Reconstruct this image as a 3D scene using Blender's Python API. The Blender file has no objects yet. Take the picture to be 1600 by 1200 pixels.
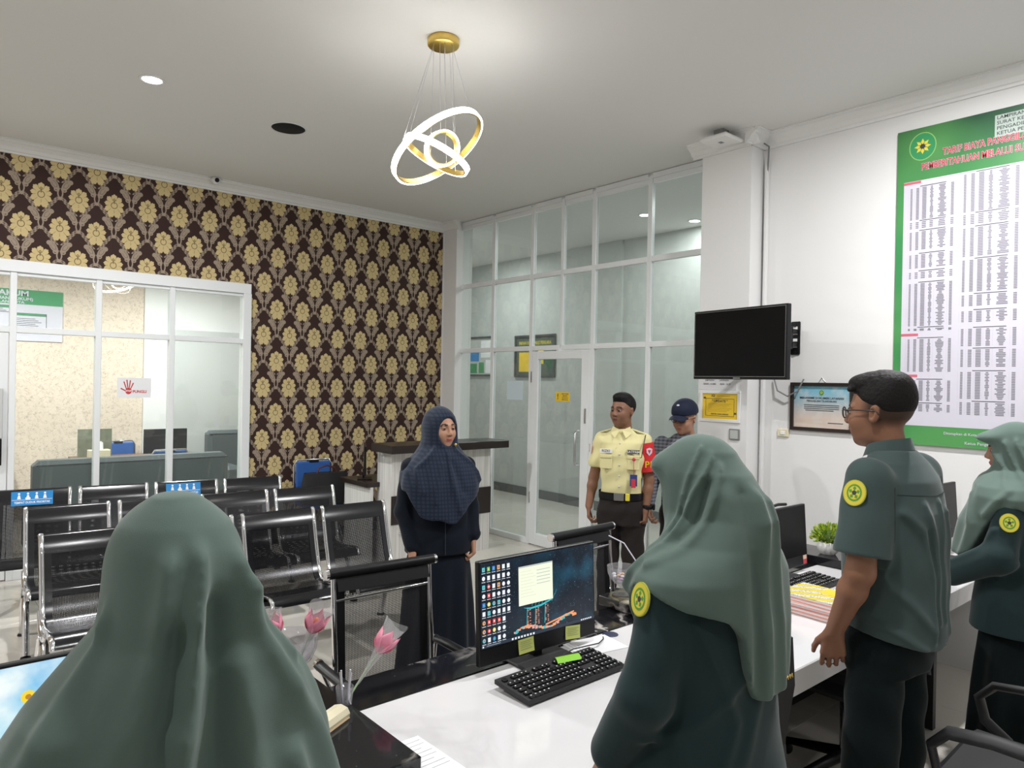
import bpy, math, random
import numpy as np
from mathutils import Vector, Matrix, Euler
random.seed(7)
rng = np.random.default_rng(7)
SC = bpy.context.scene
COL = SC.collection
PI = math.pi

# ---------------------------------------------------------------- camera
def cam_setup():
    yaw, pit, rol = math.radians(40.64), math.radians(-0.15), math.radians(1.07)
    f = Vector((math.sin(yaw)*math.cos(pit), math.cos(yaw)*math.cos(pit), math.sin(pit)))
    r = Vector((math.cos(yaw), -math.sin(yaw), 0)); u = r.cross(f)
    c, s = math.cos(rol), math.sin(rol)
    r2 = c*r + s*u; u2 = -s*r + c*u
    cd = bpy.data.cameras.new('camera'); co = bpy.data.objects.new('camera', cd); COL.objects.link(co)
    m = Matrix((r2, u2, -f)).transposed().to_4x4(); m.translation = (0, 0, 1.75)
    co.matrix_world = m
    cd.sensor_width = 36; cd.lens = 36*1111/1600; cd.clip_start = 0.05
    SC.camera = co
    return r2, u2, f
CR, CU, CF = cam_setup()
# ---------------------------------------------------------------- world, lights, exposure
w = bpy.data.worlds.new('world'); SC.world = w; w.use_nodes = True
w.node_tree.nodes['Background'].inputs[0].default_value = (0.75, 0.82, 1, 1)
w.node_tree.nodes['Background'].inputs[1].default_value = 0.25
SC.view_settings.view_transform = 'Standard'; SC.view_settings.look = 'None'
SC.view_settings.gamma = 1; SC.view_settings.use_curve_mapping = False
SC.view_settings.exposure = 0.22
ZC = 3.69
def area_light(loc, power, size=0.16, col=(.985, .985, .985), rot=(0, 0, 0), spread=PI, sy=None):
    l = bpy.data.lights.new('lamp_light', 'AREA'); l.energy = power; l.color = col
    l.shape = 'DISK' if sy is None else 'RECTANGLE'; l.size = size
    if sy: l.size_y = sy
    l.spread = spread
    o = bpy.data.objects.new('lamp_light', l); COL.objects.link(o); o.location = loc; o.rotation_euler = rot
    return o
DOWNLIGHTS = [(1.22, 5.10), (3.78, 1.15), (1.22, 1.15), (-1.35, 5.10), (-1.35, 1.15), (1.22, -1.6), (3.78, -1.6)]  # last five are unseen lamps, added for the general room light
DL_POWER = [64, 72, 32, 66, 16, 6, 12]

# ---------------------------------------------------------------- materials
def new_mat(name):
    m = bpy.data.materials.new(name); m.use_nodes = True
    nt = m.node_tree; b = nt.nodes['Principled BSDF']
    return m, nt, b
def mat(name, col, rough=.6, metal=0., spec=.5, bump=0., bscale=200., vary=0., vscale=5., coat=0., emit=0., sheen=0.):
    m, nt, b = new_mat(name)
    b.inputs['Base Color'].default_value = (*col, 1); b.inputs['Roughness'].default_value = rough
    b.inputs['Metallic'].default_value = metal; b.inputs['Specular IOR Level'].default_value = spec
    b.inputs['Coat Weight'].default_value = coat
    if sheen: b.inputs['Sheen Weight'].default_value = sheen; b.inputs['Sheen Roughness'].default_value = .5
    if emit:
        b.inputs['Emission Color'].default_value = (*col, 1); b.inputs['Emission Strength'].default_value = emit
    tc = nt.nodes.new('ShaderNodeTexCoord')
    if vary:
        n = nt.nodes.new('ShaderNodeTexNoise'); n.inputs['Scale'].default_value = vscale; n.inputs['Detail'].default_value = 4
        nt.links.new(tc.outputs['Object'], n.inputs['Vector'])
        mx = nt.nodes.new('ShaderNodeMix'); mx.data_type = 'RGBA'
        mx.inputs[6].default_value = (*[c*(1-vary) for c in col], 1); mx.inputs[7].default_value = (*[min(1, c*(1+vary)) for c in col], 1)
        nt.links.new(n.outputs['Fac'], mx.inputs[0]); nt.links.new(mx.outputs[2], b.inputs['Base Color'])
    if bump:
        n = nt.nodes.new('ShaderNodeTexNoise'); n.inputs['Scale'].default_value = bscale; n.inputs['Detail'].default_value = 3
        nt.links.new(tc.outputs['Object'], n.inputs['Vector'])
        bp = nt.nodes.new('ShaderNodeBump'); bp.inputs['Strength'].default_value = bump; bp.inputs['Distance'].default_value = .004
        nt.links.new(n.outputs['Fac'], bp.inputs['Height']); nt.links.new(bp.outputs[0], b.inputs['Normal'])
    return m
class X:
    """tiny expression -> Math node compiler"""
    def __init__(s, nt, sock): s.nt, s.s = nt, sock
    def _op(s, op, *a):
        n = s.nt.nodes.new('ShaderNodeMath'); n.operation = op
        for i, v in enumerate((s,)+a):
            if isinstance(v, X): s.nt.links.new(v.s, n.inputs[i])
            else: n.inputs[i].default_value = v
        return X(s.nt, n.outputs[0])
    def __add__(s, o): return s._op('ADD', o)
    __radd__ = __add__
    def __sub__(s, o): return s._op('SUBTRACT', o)
    def __rsub__(s, o): return (s*-1.0)+o
    def __mul__(s, o): return s._op('MULTIPLY', o)
    __rmul__ = __mul__
    def __truediv__(s, o): return s._op('DIVIDE', o)
    def abs(s): return s._op('ABSOLUTE')
    def fract(s): return s._op('FRACT')
    def sin(s): return s._op('SINE')
    def cos(s): return s._op('COSINE')
    def sqrt(s): return s._op('SQRT')
    def atan2(s, o): return s._op('ARCTAN2', o)
    def min(s, o): return s._op('MINIMUM', o)
    def max(s, o): return s._op('MAXIMUM', o)
    def lt(s, v, soft=.0012):   # soft less-than mask
        n = s.nt.nodes.new('ShaderNodeMapRange'); n.inputs[1].default_value = v-soft; n.inputs[2].default_value = v+soft
        n.inputs[3].default_value = 1; n.inputs[4].default_value = 0; s.nt.links.new(s.s, n.inputs[0]); return X(s.nt, n.outputs[0])
def mixc(nt, fac, a, b):
    m = nt.nodes.new('ShaderNodeMix'); m.data_type = 'RGBA'
    for i, v in ((0, fac), (6, a), (7, b)):
        if isinstance(v, X): nt.links.new(v.s, m.inputs[i])
        elif hasattr(v, 'node'): nt.links.new(v, m.inputs[i])
        else: m.inputs[i].default_value = v if i == 0 else (*v, 1)
    return m.outputs[2]
def objxyz(nt):
    tc = nt.nodes.new('ShaderNodeTexCoord'); sp = nt.nodes.new('ShaderNodeSeparateXYZ')
    nt.links.new(tc.outputs['Object'], sp.inputs[0])
    return tc, [X(nt, sp.outputs[i]) for i in range(3)]
def noise(nt, tc, scale, detail=3, dist=0.):
    n = nt.nodes.new('ShaderNodeTexNoise'); n.inputs['Scale'].default_value = scale; n.inputs['Detail'].default_value = detail
    n.inputs['Distortion'].default_value = dist
    nt.links.new(tc.outputs['Object'], n.inputs['Vector']); return X(nt, n.outputs['Fac'])

def damask_mat():
    m, nt, b = new_mat('damask_wallpaper'); tc, (x, y, z) = objxyz(nt)
    W, Hh = .28, .545
    gold = None; taupe = None; line = None
    for s in (0, 1):
        dx = (((x-.75-.14*s)/W+.5).fract()-.5)*W; dz = (((z-3.567-.2725*s)/Hh+.5).fract()-.5)*Hh
        adx = dx.abs()
        # medallion: leafy rosette, pointed below, rounded crown
        r = (dx*dx*1.15+dz*dz).sqrt(); th = adx.atan2(dz)
        R = (th*4.5).cos().abs()*.020+.066+(dz*-1.0-.02).max(0.0)*.26+(th*13.5).cos().abs()*.006+(th*2.0).cos()*.006
        g = (r-R).lt(0, .0016)
        bud = ((dx*dx*1.2+(dz+.004)*(dz+.004)).sqrt()-.027)
        ln = bud.abs().lt(.0032, .001)
        
        ray = ((th*4.5).cos().abs().lt(.12, .08))*(r.lt(.075, .004))*((r*-1.0).lt(-.045, .003))
        tri = (adx+(dz-.045).abs()*.8-.012).abs().lt(.003, .001)
        ln = ln.max(ray*.8).max(tri*(r.lt(.06))).max((adx-.003).lt(0)*((dz-.03).abs().lt(.02)))
        gold = g if gold is None else gold.max(g); line = ln if line is None else line.max(ln)
        # junction ornament
        jx = (((x-.75-.14*s+.14)/W+.5).fract()-.5)*W; jz = (((z-3.567-.2725*s-.03)/Hh+.5).fract()-.5)*Hh
        a = jx.abs()
        stem = (a-.012-(jz*55.0).cos()*.006).abs().lt(.0055, .0012)*((jz+.005).abs().lt(.05))
        px, pz = a-.045, jz-.075
        ca, sa = math.cos(.55), math.sin(.55)
        ex = px*ca-pz*sa; ez = px*sa+pz*ca
        e = ((ex*ex)/(.026**2)+(ez*ez)/(.056**2)).sqrt()
        pais = e.lt(1.0, .05); inn = (e-.55).abs().lt(.09, .03)
        pais = pais*(inn*-.45+1.0)
        fl = ((a-.075)*(a-.075)+(jz-.105)*(jz-.105)).sqrt().lt(.021, .001)
        curl = ((((a-.03)*(a-.03)+(jz-.03)*(jz-.03)).sqrt()-.014).abs()).lt(.005, .001)
        # garland
        t = jz*-1.0-.03
        off = (a-t*.70-.006-(t*16.0).sin()*.008)
        band = off.abs().lt(.019, .001)*(t.lt(.15, .002))*((t*-1.0).lt(.0, .002))
        dots = ((t*210.0).sin()*((off)*230.0).cos()).lt(-.05, .25)
        gar = band*(dots*-.75+1.0)
        drop = ((a*a)+(jz+.045)*(jz+.045)*.5).sqrt().lt(.011, .001)
        tp = stem.max(pais).max(fl).max(curl).max(gar).max(drop)
        taupe = tp if taupe is None else taupe.max(tp)
    n1 = noise(nt, tc, 260, 2); n2 = noise(nt, tc, 3, 2)
    c = mixc(nt, taupe*(n1*.5+.7).min(1.0), (.050, .028, .024), (.37, .295, .225))
    gc = mixc(nt, n1, (.50, .385, .18), (.74, .60, .32))
    c = mixc(nt, gold, c, gc)
    c = mixc(nt, line*gold*.85, c, (.085, .05, .03))
    nt.links.new(c, b.inputs['Base Color']); b.inputs['Roughness'].default_value = .65
    b.inputs['Specular IOR Level'].default_value = .1
    return m
def cream_paper_mat():
    m, nt, b = new_mat('cream_mottled_wallpaper'); tc, _ = objxyz(nt)
    n = noise(nt, tc, 26, 2, 1.6); c = (n-.5).abs().lt(.03, .02); n2 = noise(nt, tc, 22, 2); msk = (n2*-1.0).lt(-.48, .05)
    col = mixc(nt, c*msk*.7, (.74, .62, .51), (.36, .28, .22))
    nt.links.new(col, b.inputs['Base Color']); b.inputs['Roughness'].default_value = .8
    return m
def marble_mat(name, base, vein, thr=.02, scale=3., rough=.12, amount=1., scale2=1.3, cut=.55):
    m, nt, b = new_mat(name); tc, _ = objxyz(nt)
    n = noise(nt, tc, scale, 6, 1.2); v = (n-.5).abs().lt(thr, thr); msk = (noise(nt, tc, scale2, 2)*-1.0).lt(-cut, .05)
    fl = noise(nt, tc, 60, 2).lt(.27, .02)*.3
    c = mixc(nt, (v*msk*amount).max(fl*amount*.5), base, vein)
    nt.links.new(c, b.inputs['Base Color']); b.inputs['Roughness'].default_value = rough
    return m
def wood_grain_mat(name, c1, c2, axis=2):
    m, nt, b = new_mat(name); tc = nt.nodes.new('ShaderNodeTexCoord'); mp = nt.nodes.new('ShaderNodeMapping')
    sc = [60, 60, 60]; sc[axis] = 1.5; mp.inputs['Scale'].default_value = sc
    nt.links.new(tc.outputs['Object'], mp.inputs[0]); n = nt.nodes.new('ShaderNodeTexNoise'); n.inputs['Scale'].default_value = 1
    n.inputs['Detail'].default_value = 4; nt.links.new(mp.outputs[0], n.inputs['Vector'])
    r = nt.nodes.new('ShaderNodeValToRGB'); r.color_ramp.elements[0].position = .38; r.color_ramp.elements[1].position = .62
    r.color_ramp.elements[0].color = (*c1, 1); r.color_ramp.elements[1].color = (*c2, 1)
    nt.links.new(n.outputs['Fac'], r.inputs[0]); nt.links.new(r.outputs[0], b.inputs['Base Color']); b.inputs['Roughness'].default_value = .45
    return m
def glass_mat(name='clear_glass', tint=(.93, .97, .95), haze=0.04, ior=1.5):
    m = bpy.data.materials.new(name); m.use_nodes = True; nt = m.node_tree; nt.nodes.clear()
    o = nt.nodes.new('ShaderNodeOutputMaterial'); t = nt.nodes.new('ShaderNodeBsdfTransparent'); t.inputs[0].default_value = (*tint, 1)
    g = nt.nodes.new('ShaderNodeBsdfGlossy'); g.inputs['Roughness'].default_value = 0.0
    fr = nt.nodes.new('ShaderNodeFresnel'); ge = nt.nodes.new('ShaderNodeNewGeometry'); mr = nt.nodes.new('ShaderNodeMapRange')
    mr.inputs[3].default_value = ior; mr.inputs[4].default_value = 1/ior
    nt.links.new(ge.outputs['Backfacing'], mr.inputs[0]); nt.links.new(mr.outputs[0], fr.inputs[0])
    mx = nt.nodes.new('ShaderNodeMixShader'); nt.links.new(fr.outputs[0], mx.inputs[0]); nt.links.new(t.outputs[0], mx.inputs[1]); nt.links.new(g.outputs[0], mx.inputs[2])
    last = mx
    if haze:
        d = nt.nodes.new('ShaderNodeBsdfDiffuse'); d.inputs[0].default_value = (.8, .82, .82, 1)
        m2 = nt.nodes.new('ShaderNodeMixShader'); m2.inputs[0].default_value = haze
        nt.links.new(mx.outputs[0], m2.inputs[1]); nt.links.new(d.outputs[0], m2.inputs[2]); last = m2
    nt.links.new(last.outputs[0], o.inputs[0]); return m
def mesh_fabric_mat(name, col, alpha=.6, rough=.6, scale=420., metal=0., ax=(0, 2)):
    """dark net / perforated sheet: regular round holes let the view through"""
    m = bpy.data.materials.new(name); m.use_nodes = True; nt = m.node_tree; b = nt.nodes['Principled BSDF']
    b.inputs['Base Color'].default_value = (*col, 1); b.inputs['Roughness'].default_value = rough; b.inputs['Metallic'].default_value = metal
    tc, xyz = objxyz(nt); p, q = xyz[ax[0]]*scale, xyz[ax[1]]*scale
    if len(ax) == 3: q = (xyz[ax[1]]+xyz[ax[2]])*scale
    v = p.sin()*q.sin()
    # coverage = 1-alpha hole fraction
    t = nt.nodes.new('ShaderNodeBsdfTransparent'); mx = nt.nodes.new('ShaderNodeMixShader')
    hole = ((v.abs())*-1.0).lt(-alpha, .05)
    nt.links.new(hole.s, mx.inputs[0]); nt.links.new(b.outputs[0], mx.inputs[1]); nt.links.new(t.outputs[0], mx.inputs[2])
    nt.links.new(mx.outputs[0], nt.nodes['Material Output'].inputs[0]); return m
def attr_mat(name, rough=.5, spec=.4, sss=0., bump=0.):
    m, nt, b = new_mat(name); a = nt.nodes.new('ShaderNodeAttribute'); a.attribute_name = 'col'
    nt.links.new(a.outputs['Color'], b.inputs['Base Color']); b.inputs['Roughness'].default_value = rough
    b.inputs['Specular IOR Level'].default_value = spec
    if sss: b.inputs['Subsurface Weight'].default_value = sss; b.inputs['Subsurface Radius'].default_value = (.01, .004, .002)
    return m
def cloth_mat(name, col, scale=900., vary=.08, rough=.85, sheen=.25, pattern=None):
    m, nt, b = new_mat(name); tc, (x, y, z) = objxyz(nt)
    n = noise(nt, tc, 6, 3); n2 = noise(nt, tc, scale, 2)
    c = mixc(nt, n, [k*(1-vary) for k in col], [k*(1+vary) for k in col])
    if pattern:
        v = ((x+y*.3)*170.0).sin()*(z*150.0).sin(); c = mixc(nt, (v.abs()*-1.0).lt(-.45, .2)*.8, c, pattern)
    nt.links.new(c, b.inputs['Base Color']); b.inputs['Roughness'].default_value = rough
    b.inputs['Sheen Weight'].default_value = sheen; b.inputs['Sheen Roughness'].default_value = .4; b.inputs['Specular IOR Level'].default_value = .15
    bp = nt.nodes.new('ShaderNodeBump'); bp.inputs['Strength'].default_value = .25; bp.inputs['Distance'].default_value = .001
    nt.links.new(n2.s, bp.inputs['Height']); nt.links.new(bp.outputs[0], b.inputs['Normal'])
    return m

M = {}
M['wall'] = mat('white_wall_paint', (.78, .775, .77), .75, vary=.02, vscale=1.5, bump=.1, bscale=40)
M['ceil'] = mat('ceiling_paint', (.74, .735, .72), .85, vary=.015, vscale=.8)
M['crown'] = mat('crown_plaster', (.80, .80, .79), .6)
M['alu'] = mat('white_aluminium', (.80, .82, .83), .32, spec=.5)
M['groutm'] = mat('grout', (.46, .44, .41), .7)
M['tile'] = mat('cream_floor_tile', (.62, .58, .52), .13, vary=.06, vscale=2.)
M['tile2'] = mat('cream_floor_tile_b', (.60, .565, .51), .15, vary=.06, vscale=2.)
M['corr'] = mat('grey_corridor_paper', (.47, .49, .475), .7, vary=.10, vscale=9.)
M['base'] = mat('dark_skirting', (.05, .055, .06), .3)
M['damask'] = damask_mat()
M['creamp'] = cream_paper_mat()
M['glass'] = glass_mat('partition_glass', haze=.03)
M['glass2'] = glass_mat('corridor_glass', (.86, .90, .885), haze=.045)
M['marbleb'] = marble_mat('black_marble', (.008, .008, .010), (.60, .56, .52), .018, 3.2, .09, 1., 2.1, .535)
M['marblew'] = marble_mat('white_marble', (.68, .67, .68), (.52, .51, .52), .03, 1.6, .10, .55, 1.0, .5)
M['black'] = mat('black_plastic', (.009, .009, .010), .38, spec=.25)
M['blackm'] = mat('black_matt_plastic', (.02, .02, .022), .6)
M['blackg'] = mat('black_gloss_panel', (.006, .006, .008), .12)
M['scr'] = mat('screen_off_black', (.003, .003, .0035), .25, spec=.14)
M['chrome'] = mat('chrome', (.78, .78, .80), .13, metal=1)
M['steel'] = mat('brushed_steel', (.55, .55, .56), .3, metal=1)
M['gold'] = mat('brushed_gold', (.78, .56, .16), .3, metal=1)
M['white'] = mat('white_plastic', (.80, .80, .79), .4)
M['paper'] = mat('white_paper', (.82, .82, .84), .7)
M['cream'] = mat('cream_plastic', (.72, .66, .47), .4)
M['darkwood'] = mat('dark_brown_laminate', (.022, .014, .012), .3)
M['zebra'] = wood_grain_mat('white_grain_laminate', (.62, .61, .58), (.80, .79, .77))
M['perf'] = mesh_fabric_mat('black_perforated_steel', (.012, .012, .014), .80, .22, 420., .6, (0, 2, 1))
M['net'] = mesh_fabric_mat('black_net_fabric', (.012, .012, .014), .62, .7, 900., 0, (0, 2))
M['seatblk'] = mat('black_steel_gloss', (.010, .010, .012), .18)
M['blue'] = mat('blue_upholstery', (.02, .10, .36), .6, bump=.2)
M['sofa'] = mat('grey_sofa_leather', (.075, .09, .095), .45, bump=.2, bscale=60, vary=.15)
M['wood'] = mat('brown_desk_wood', (.16, .07, .04), .4, vary=.2)
M['redwood'] = mat('red_brown_wood', (.14, .03, .02), .4, vary=.2)
M['ledw'] = mat('led_white', (1, .985, .955), .5, emit=19.)
M['lamp'] = mat('lamp_lens', (1, .98, .94), .5, emit=22.)
M['green'] = mat('print_green', (.03, .28, .10), .5)
M['dgreen'] = mat('print_dark_green', (.015, .10, .04), .5)
M['lgreen'] = mat('print_light_green', (.28, .52, .14), .5)
M['print'] = mat('print_paper', (.62, .60, .68), .5)
M['ink'] = mat('print_ink', (.22, .21, .25), .6)
M['inkd'] = mat('print_ink_dark', (.04, .04, .05), .6)
M['red'] = mat('print_red', (.55, .04, .07), .5)
M['pinkt'] = mat('print_pink', (.62, .12, .18), .5)
M['yellow'] = mat('print_yellow', (.78, .52, .02), .5)
M['ygold'] = mat('badge_yellow', (.72, .60, .05), .6)
M['sblue'] = mat('sticker_blue', (.01, .22, .55), .4)
M['holeb'] = mat('black_grille', (.004, .004, .004), .9)
M['cable'] = mat('grey_cable', (.22, .22, .22), .5)
M['cablew'] = mat('beige_conduit', (.62, .58, .52), .5)
M['cableb'] = mat('black_cable', (.015, .015, .015), .4)

# ---------------------------------------------------------------- mesh helpers
def link(o, parent=None):
    COL.objects.link(o)
    if parent is not None: o.parent = parent
    return o
def mkobj(name, verts, faces, mats, parent=None, mi=None, smooth=False):
    me = bpy.data.meshes.new(name); me.from_pydata([tuple(v) for v in verts], [], faces)
    for m in (mats if isinstance(mats, (list, tuple)) else [mats]): me.materials.append(m)
    if mi is not None: me.polygons.foreach_set('material_index', mi)
    if smooth: me.polygons.foreach_set('use_smooth', [True]*len(me.polygons))
    me.update()
    return link(bpy.data.objects.new(name, me), parent)
class MB:
    def __init__(s): s.v, s.f, s.m, s.sm = [], [], [], []; s.T = Matrix.Identity(4)
    def add(s, vs, fs, mi=0, smooth=False):
        n = len(s.v); s.v += [s.T @ Vector(v) for v in vs]
        for f in fs: s.f.append([i+n for i in f]); s.m.append(mi); s.sm.append(smooth)
        return s
    def box(s, x0, x1, y0, y1, z0, z1, mi=0, bev=0.):
        if bev:
            b = bev; vs = []; 
            for (X_, Y_, Z_, sx, sy, sz) in [(a, c, e, (1 if a == x0 else -1), (1 if c == y0 else -1), (1 if e == z0 else -1)) for a in (x0, x1) for c in (y0, y1) for e in (z0, z1)]:
                vs += [(X_, Y_+sy*b, Z_+sz*b), (X_+sx*b, Y_, Z_+sz*b), (X_+sx*b, Y_+sy*b, Z_)]
            idx = lambda a, c, e, k: (a*4+c*2+e)*3+k
            fs = []
            fs.append([idx(0, 0, 0, 0), idx(0, 0, 1, 0), idx(0, 1, 1, 0), idx(0, 1, 0, 0)]); fs.append([idx(1, 0, 0, 0), idx(1, 1, 0, 0), idx(1, 1, 1, 0), idx(1, 0, 1, 0)])
            fs.append([idx(0, 0, 0, 1), idx(1, 0, 0, 1), idx(1, 0, 1, 1), idx(0, 0, 1, 1)]); fs.append([idx(0, 1, 0, 1), idx(0, 1, 1, 1), idx(1, 1, 1, 1), idx(1, 1, 0, 1)])
            fs.append([idx(0, 0, 0, 2), idx(0, 1, 0, 2), idx(1, 1, 0, 2), idx(1, 0, 0, 2)]); fs.append([idx(0, 0, 1, 2), idx(1, 0, 1, 2), idx(1, 1, 1, 2), idx(0, 1, 1, 2)])
            for a in (0, 1):
                for c in (0, 1): fs.append([idx(a, c, 0, 0), idx(a, c, 1, 0), idx(a, c, 1, 1), idx(a, c, 0, 1)])
                for e in (0, 1): fs.append([idx(a, 0, e, 0), idx(a, 1, e, 0), idx(a, 1, e, 2), idx(a, 0, e, 2)])
            for c in (0, 1):
                for e in (0, 1): fs.append([idx(0, c, e, 1), idx(1, c, e, 1), idx(1, c, e, 2), idx(0, c, e, 2)])
            for a in (0, 1):
                for c in (0, 1):
                    for e in (0, 1): fs.append([idx(a, c, e, 0), idx(a, c, e, 1), idx(a, c, e, 2)])
            return s.add(vs, fs, mi)
        vs = [(x, y, z) for x in (x0, x1) for y in (y0, y1) for z in (z0, z1)]
        return s.add(vs, [[0, 1, 3, 2], [4, 6, 7, 5], [0, 4, 5, 1], [2, 3, 7, 6], [0, 2, 6, 4], [1, 5, 7, 3]], mi)
    def prism(s, poly, a0, a1, axis='x', mi=0, smooth=False):
        n = len(poly)
        def P(a, p): return {'x': (a, p[0], p[1]), 'y': (p[0], a, p[1]), 'z': (p[0], p[1], a)}[axis]
        vs = [P(a0, p) for p in poly]+[P(a1, p) for p in poly]
        s.add(vs, [[i, (i+1) % n, n+(i+1) % n, n+i] for i in range(n)], mi, smooth)
        return s.add(vs, [list(range(n))[::-1], list(range(n, 2*n))], mi)
    def tube(s, pts, r, n=8, mi=0, caps=True, closed=False, flat=None):
        pts = [Vector(p) for p in pts]; L = len(pts); rs = r if isinstance(r, (list, tuple)) else [r]*L
        vs = []; up = None
        for i, p in enumerate(pts):
            if closed: d = pts[(i+1) % L]-pts[i-1]
            else: d = pts[min(i+1, L-1)]-pts[max(i-1, 0)]
            d.normalize()
            if up is None:
                up = Vector((0, 0, 1)) if abs(d.z) < .9 else Vector((1, 0, 0))
            a = (up-d*up.dot(d)); a = a.normalized() if a.length > 1e-6 else d.orthogonal().normalized()
            up = a; b = d.cross(a)
            for k in range(n):
                t = 2*PI*k/n+ (PI/n if n == 4 else 0); fa, fb = (1, 1) if flat is None else flat
                vs.append(p+rs[i]*(math.cos(t)*a*fa+math.sin(t)*b*fb))
        fs = [[i*n+k, i*n+(k+1) % n, ((i+1) % L)*n+(k+1) % n, ((i+1) % L)*n+k] for i in range(L if closed else L-1) for k in range(n)]
        s.add(vs, fs, mi, n > 4)
        if caps and not closed: s.add(vs, [list(range(n))[::-1], [(L-1)*n+k for k in range(n)]], mi)
        return s
    def lathe(s, prof, n=24, mi=0, c=(0, 0, 0)):
        vs = [(c[0]+r*math.cos(2*PI*k/n), c[1]+r*math.sin(2*PI*k/n), c[2]+z) for r, z in prof for k in range(n)]
        fs = [[i*n+k, i*n+(k+1) % n, (i+1)*n+(k+1) % n, (i+1)*n+k] for i in range(len(prof)-1) for k in range(n)]
        return s.add(vs, fs, mi, True)
    def grid(s, fn, nu, nv, mi=0, smooth=True):
        vs = [fn(i/nu, j/nv) for i in range(nu+1) for j in range(nv+1)]
        return s.add(vs, [[i*(nv+1)+j, (i+1)*(nv+1)+j, (i+1)*(nv+1)+j+1, i*(nv+1)+j+1] for i in range(nu) for j in range(nv)], mi, smooth)
    def ell(s, c, r, mi=0, nu=12, nv=8):
        return s.grid(lambda u, v: (c[0]+r[0]*math.cos(2*PI*u)*math.sin(PI*v), c[1]+r[1]*math.sin(2*PI*u)*math.sin(PI*v), c[2]-r[2]*math.cos(PI*v)), nu, nv, mi)
    def build(s, name, mats, parent=None):
        me = bpy.data.meshes.new(name); me.from_pydata([tuple(v) for v in s.v], [], s.f)
        for m in (mats if isinstance(mats, (list, tuple)) else [mats]): me.materials.append(m)
        me.polygons.foreach_set('material_index', s.m); me.polygons.foreach_set('use_smooth', s.sm); me.update()
        return link(bpy.data.objects.new(name, me), parent)
def tag(o, label=None, cat=None, group=None, kind=None):
    if label: o['label'] = label
    if cat: o['category'] = cat
    if group: o['group'] = group
    if kind: o['kind'] = kind
    return o
def empty(name, loc=(0, 0, 0), rz=0., label=None, cat=None, group=None, kind=None):
    o = bpy.data.objects.new(name, None); COL.objects.link(o); o.location = loc; o.rotation_euler = (0, 0, rz)
    o.empty_display_size = .1
    return tag(o, label, cat, group, kind)
def copy_tree(o, parent=None):
    c = o.copy(); COL.objects.link(c)
    if parent is not None: c.parent = parent
    for ch in list(o.children): copy_tree(ch, c)
    return c
_fc = {}
def text_mb(mb, txt, size, mi=0, thick=.0006, align='CENTER', squash=1., bold=0.):
    """letter outlines as flat raised print in the local XY plane of mb.T"""
    key = (txt, align, bold)
    if key not in _fc:
        cu = bpy.data.curves.new('t', 'FONT'); cu.body = txt; cu.size = 1; cu.align_x = align; cu.align_y = 'CENTER'
        cu.resolution_u = 2; cu.offset = bold
        o = bpy.data.objects.new('t', cu); COL.objects.link(o)
        dg = bpy.context.evaluated_depsgraph_get(); me = o.evaluated_get(dg).to_mesh()
        _fc[key] = ([v.co.copy() for v in me.vertices], [list(p.vertices) for p in me.polygons])
        o.evaluated_get(dg).to_mesh_clear(); bpy.data.objects.remove(o)
    vs, fs = _fc[key]
    return mb.add([(v.x*size*squash, v.y*size, thick) for v in vs], fs, mi)
def plane_frame(origin, xdir, ydir):
    x = Vector(xdir).normalized(); y = Vector(ydir).normalized(); z = x.cross(y)
    m = Matrix((x, y, z)).transposed().to_4x4(); m.translation = origin; return m
def q(mb, x0, x1, y0, y1, z=0., mi=0):
    return mb.add([(x0, y0, z), (x1, y0, z), (x1, y1, z), (x0, y1, z)], [[0, 1, 2, 3]], mi)
def disc(mb, cx, cy, rx, ry, z=0., mi=0, n=28):
    return mb.add([(cx+rx*math.cos(2*PI*k/n), cy+ry*math.sin(2*PI*k/n), z) for k in range(n)], [list(range(n))], mi)
def emblem(mb, cx, cy, r, z, mgreen, myel, mdark, mouter):
    disc(mb, cx, cy, r, r*1.12, z, mouter); disc(mb, cx, cy, r*.93, r*1.05, z+.0004, mgreen)
    n = 8
    for k in range(n):
        a = 2*PI*k/n; ca, sa = math.cos(a), math.sin(a)
        pts = [(.12, 0), (.35, .13), (.62, 0), (.35, -.13)]
        mb.add([(cx+r*(p*ca-s_*sa), cy+r*(p*sa+s_*ca), z+.0008) for p, s_ in pts], [[0, 3, 2, 1]], myel)
    disc(mb, cx, cy, r*.2, r*.2, z+.0012, mdark, 12)
# ================================================================ ROOM SHELL
XG, YW, XW = 5.20, 7.30, 5.08
def plain_box(name, *a, m=None, parent=None, kind='structure'):
    o = MB().box(*a).build(name, m, parent)
    if parent is None: o['kind'] = kind
    return o
flo = plain_box('floor', -4, 7.4, -3.2, 11.5, -.12, -.012, m=M['groutm'])
tme = None; 
for i in range(19):
    for j in range(24):
        x0 = -4+.6*i; y0 = -3.0+.6*j
        if x0+.6 > 7.41 or x0+y0 < -3 : continue
        if x0 > 5.2 and y0 < 3: continue
        if tme is None:
            t = MB().box(.0012, .5988, .0012, .5988, -.012, 0, bev=.0012).build('tile', M['tile'], flo); tme = t.data
            tme2 = tme.copy(); tme2.materials[0] = M['tile2']
        else: t = link(bpy.data.objects.new('tile', tme if random.random() < .5 else tme2), flo)
        t.location = (x0, y0, 0); t.rotation_euler = (0, 0, 0)
ce = MB().box(-4, 7.4, -3.2, 10.2, ZC, ZC+.15).build('ceiling', M['ceil']); ce['kind'] = 'structure'
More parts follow.
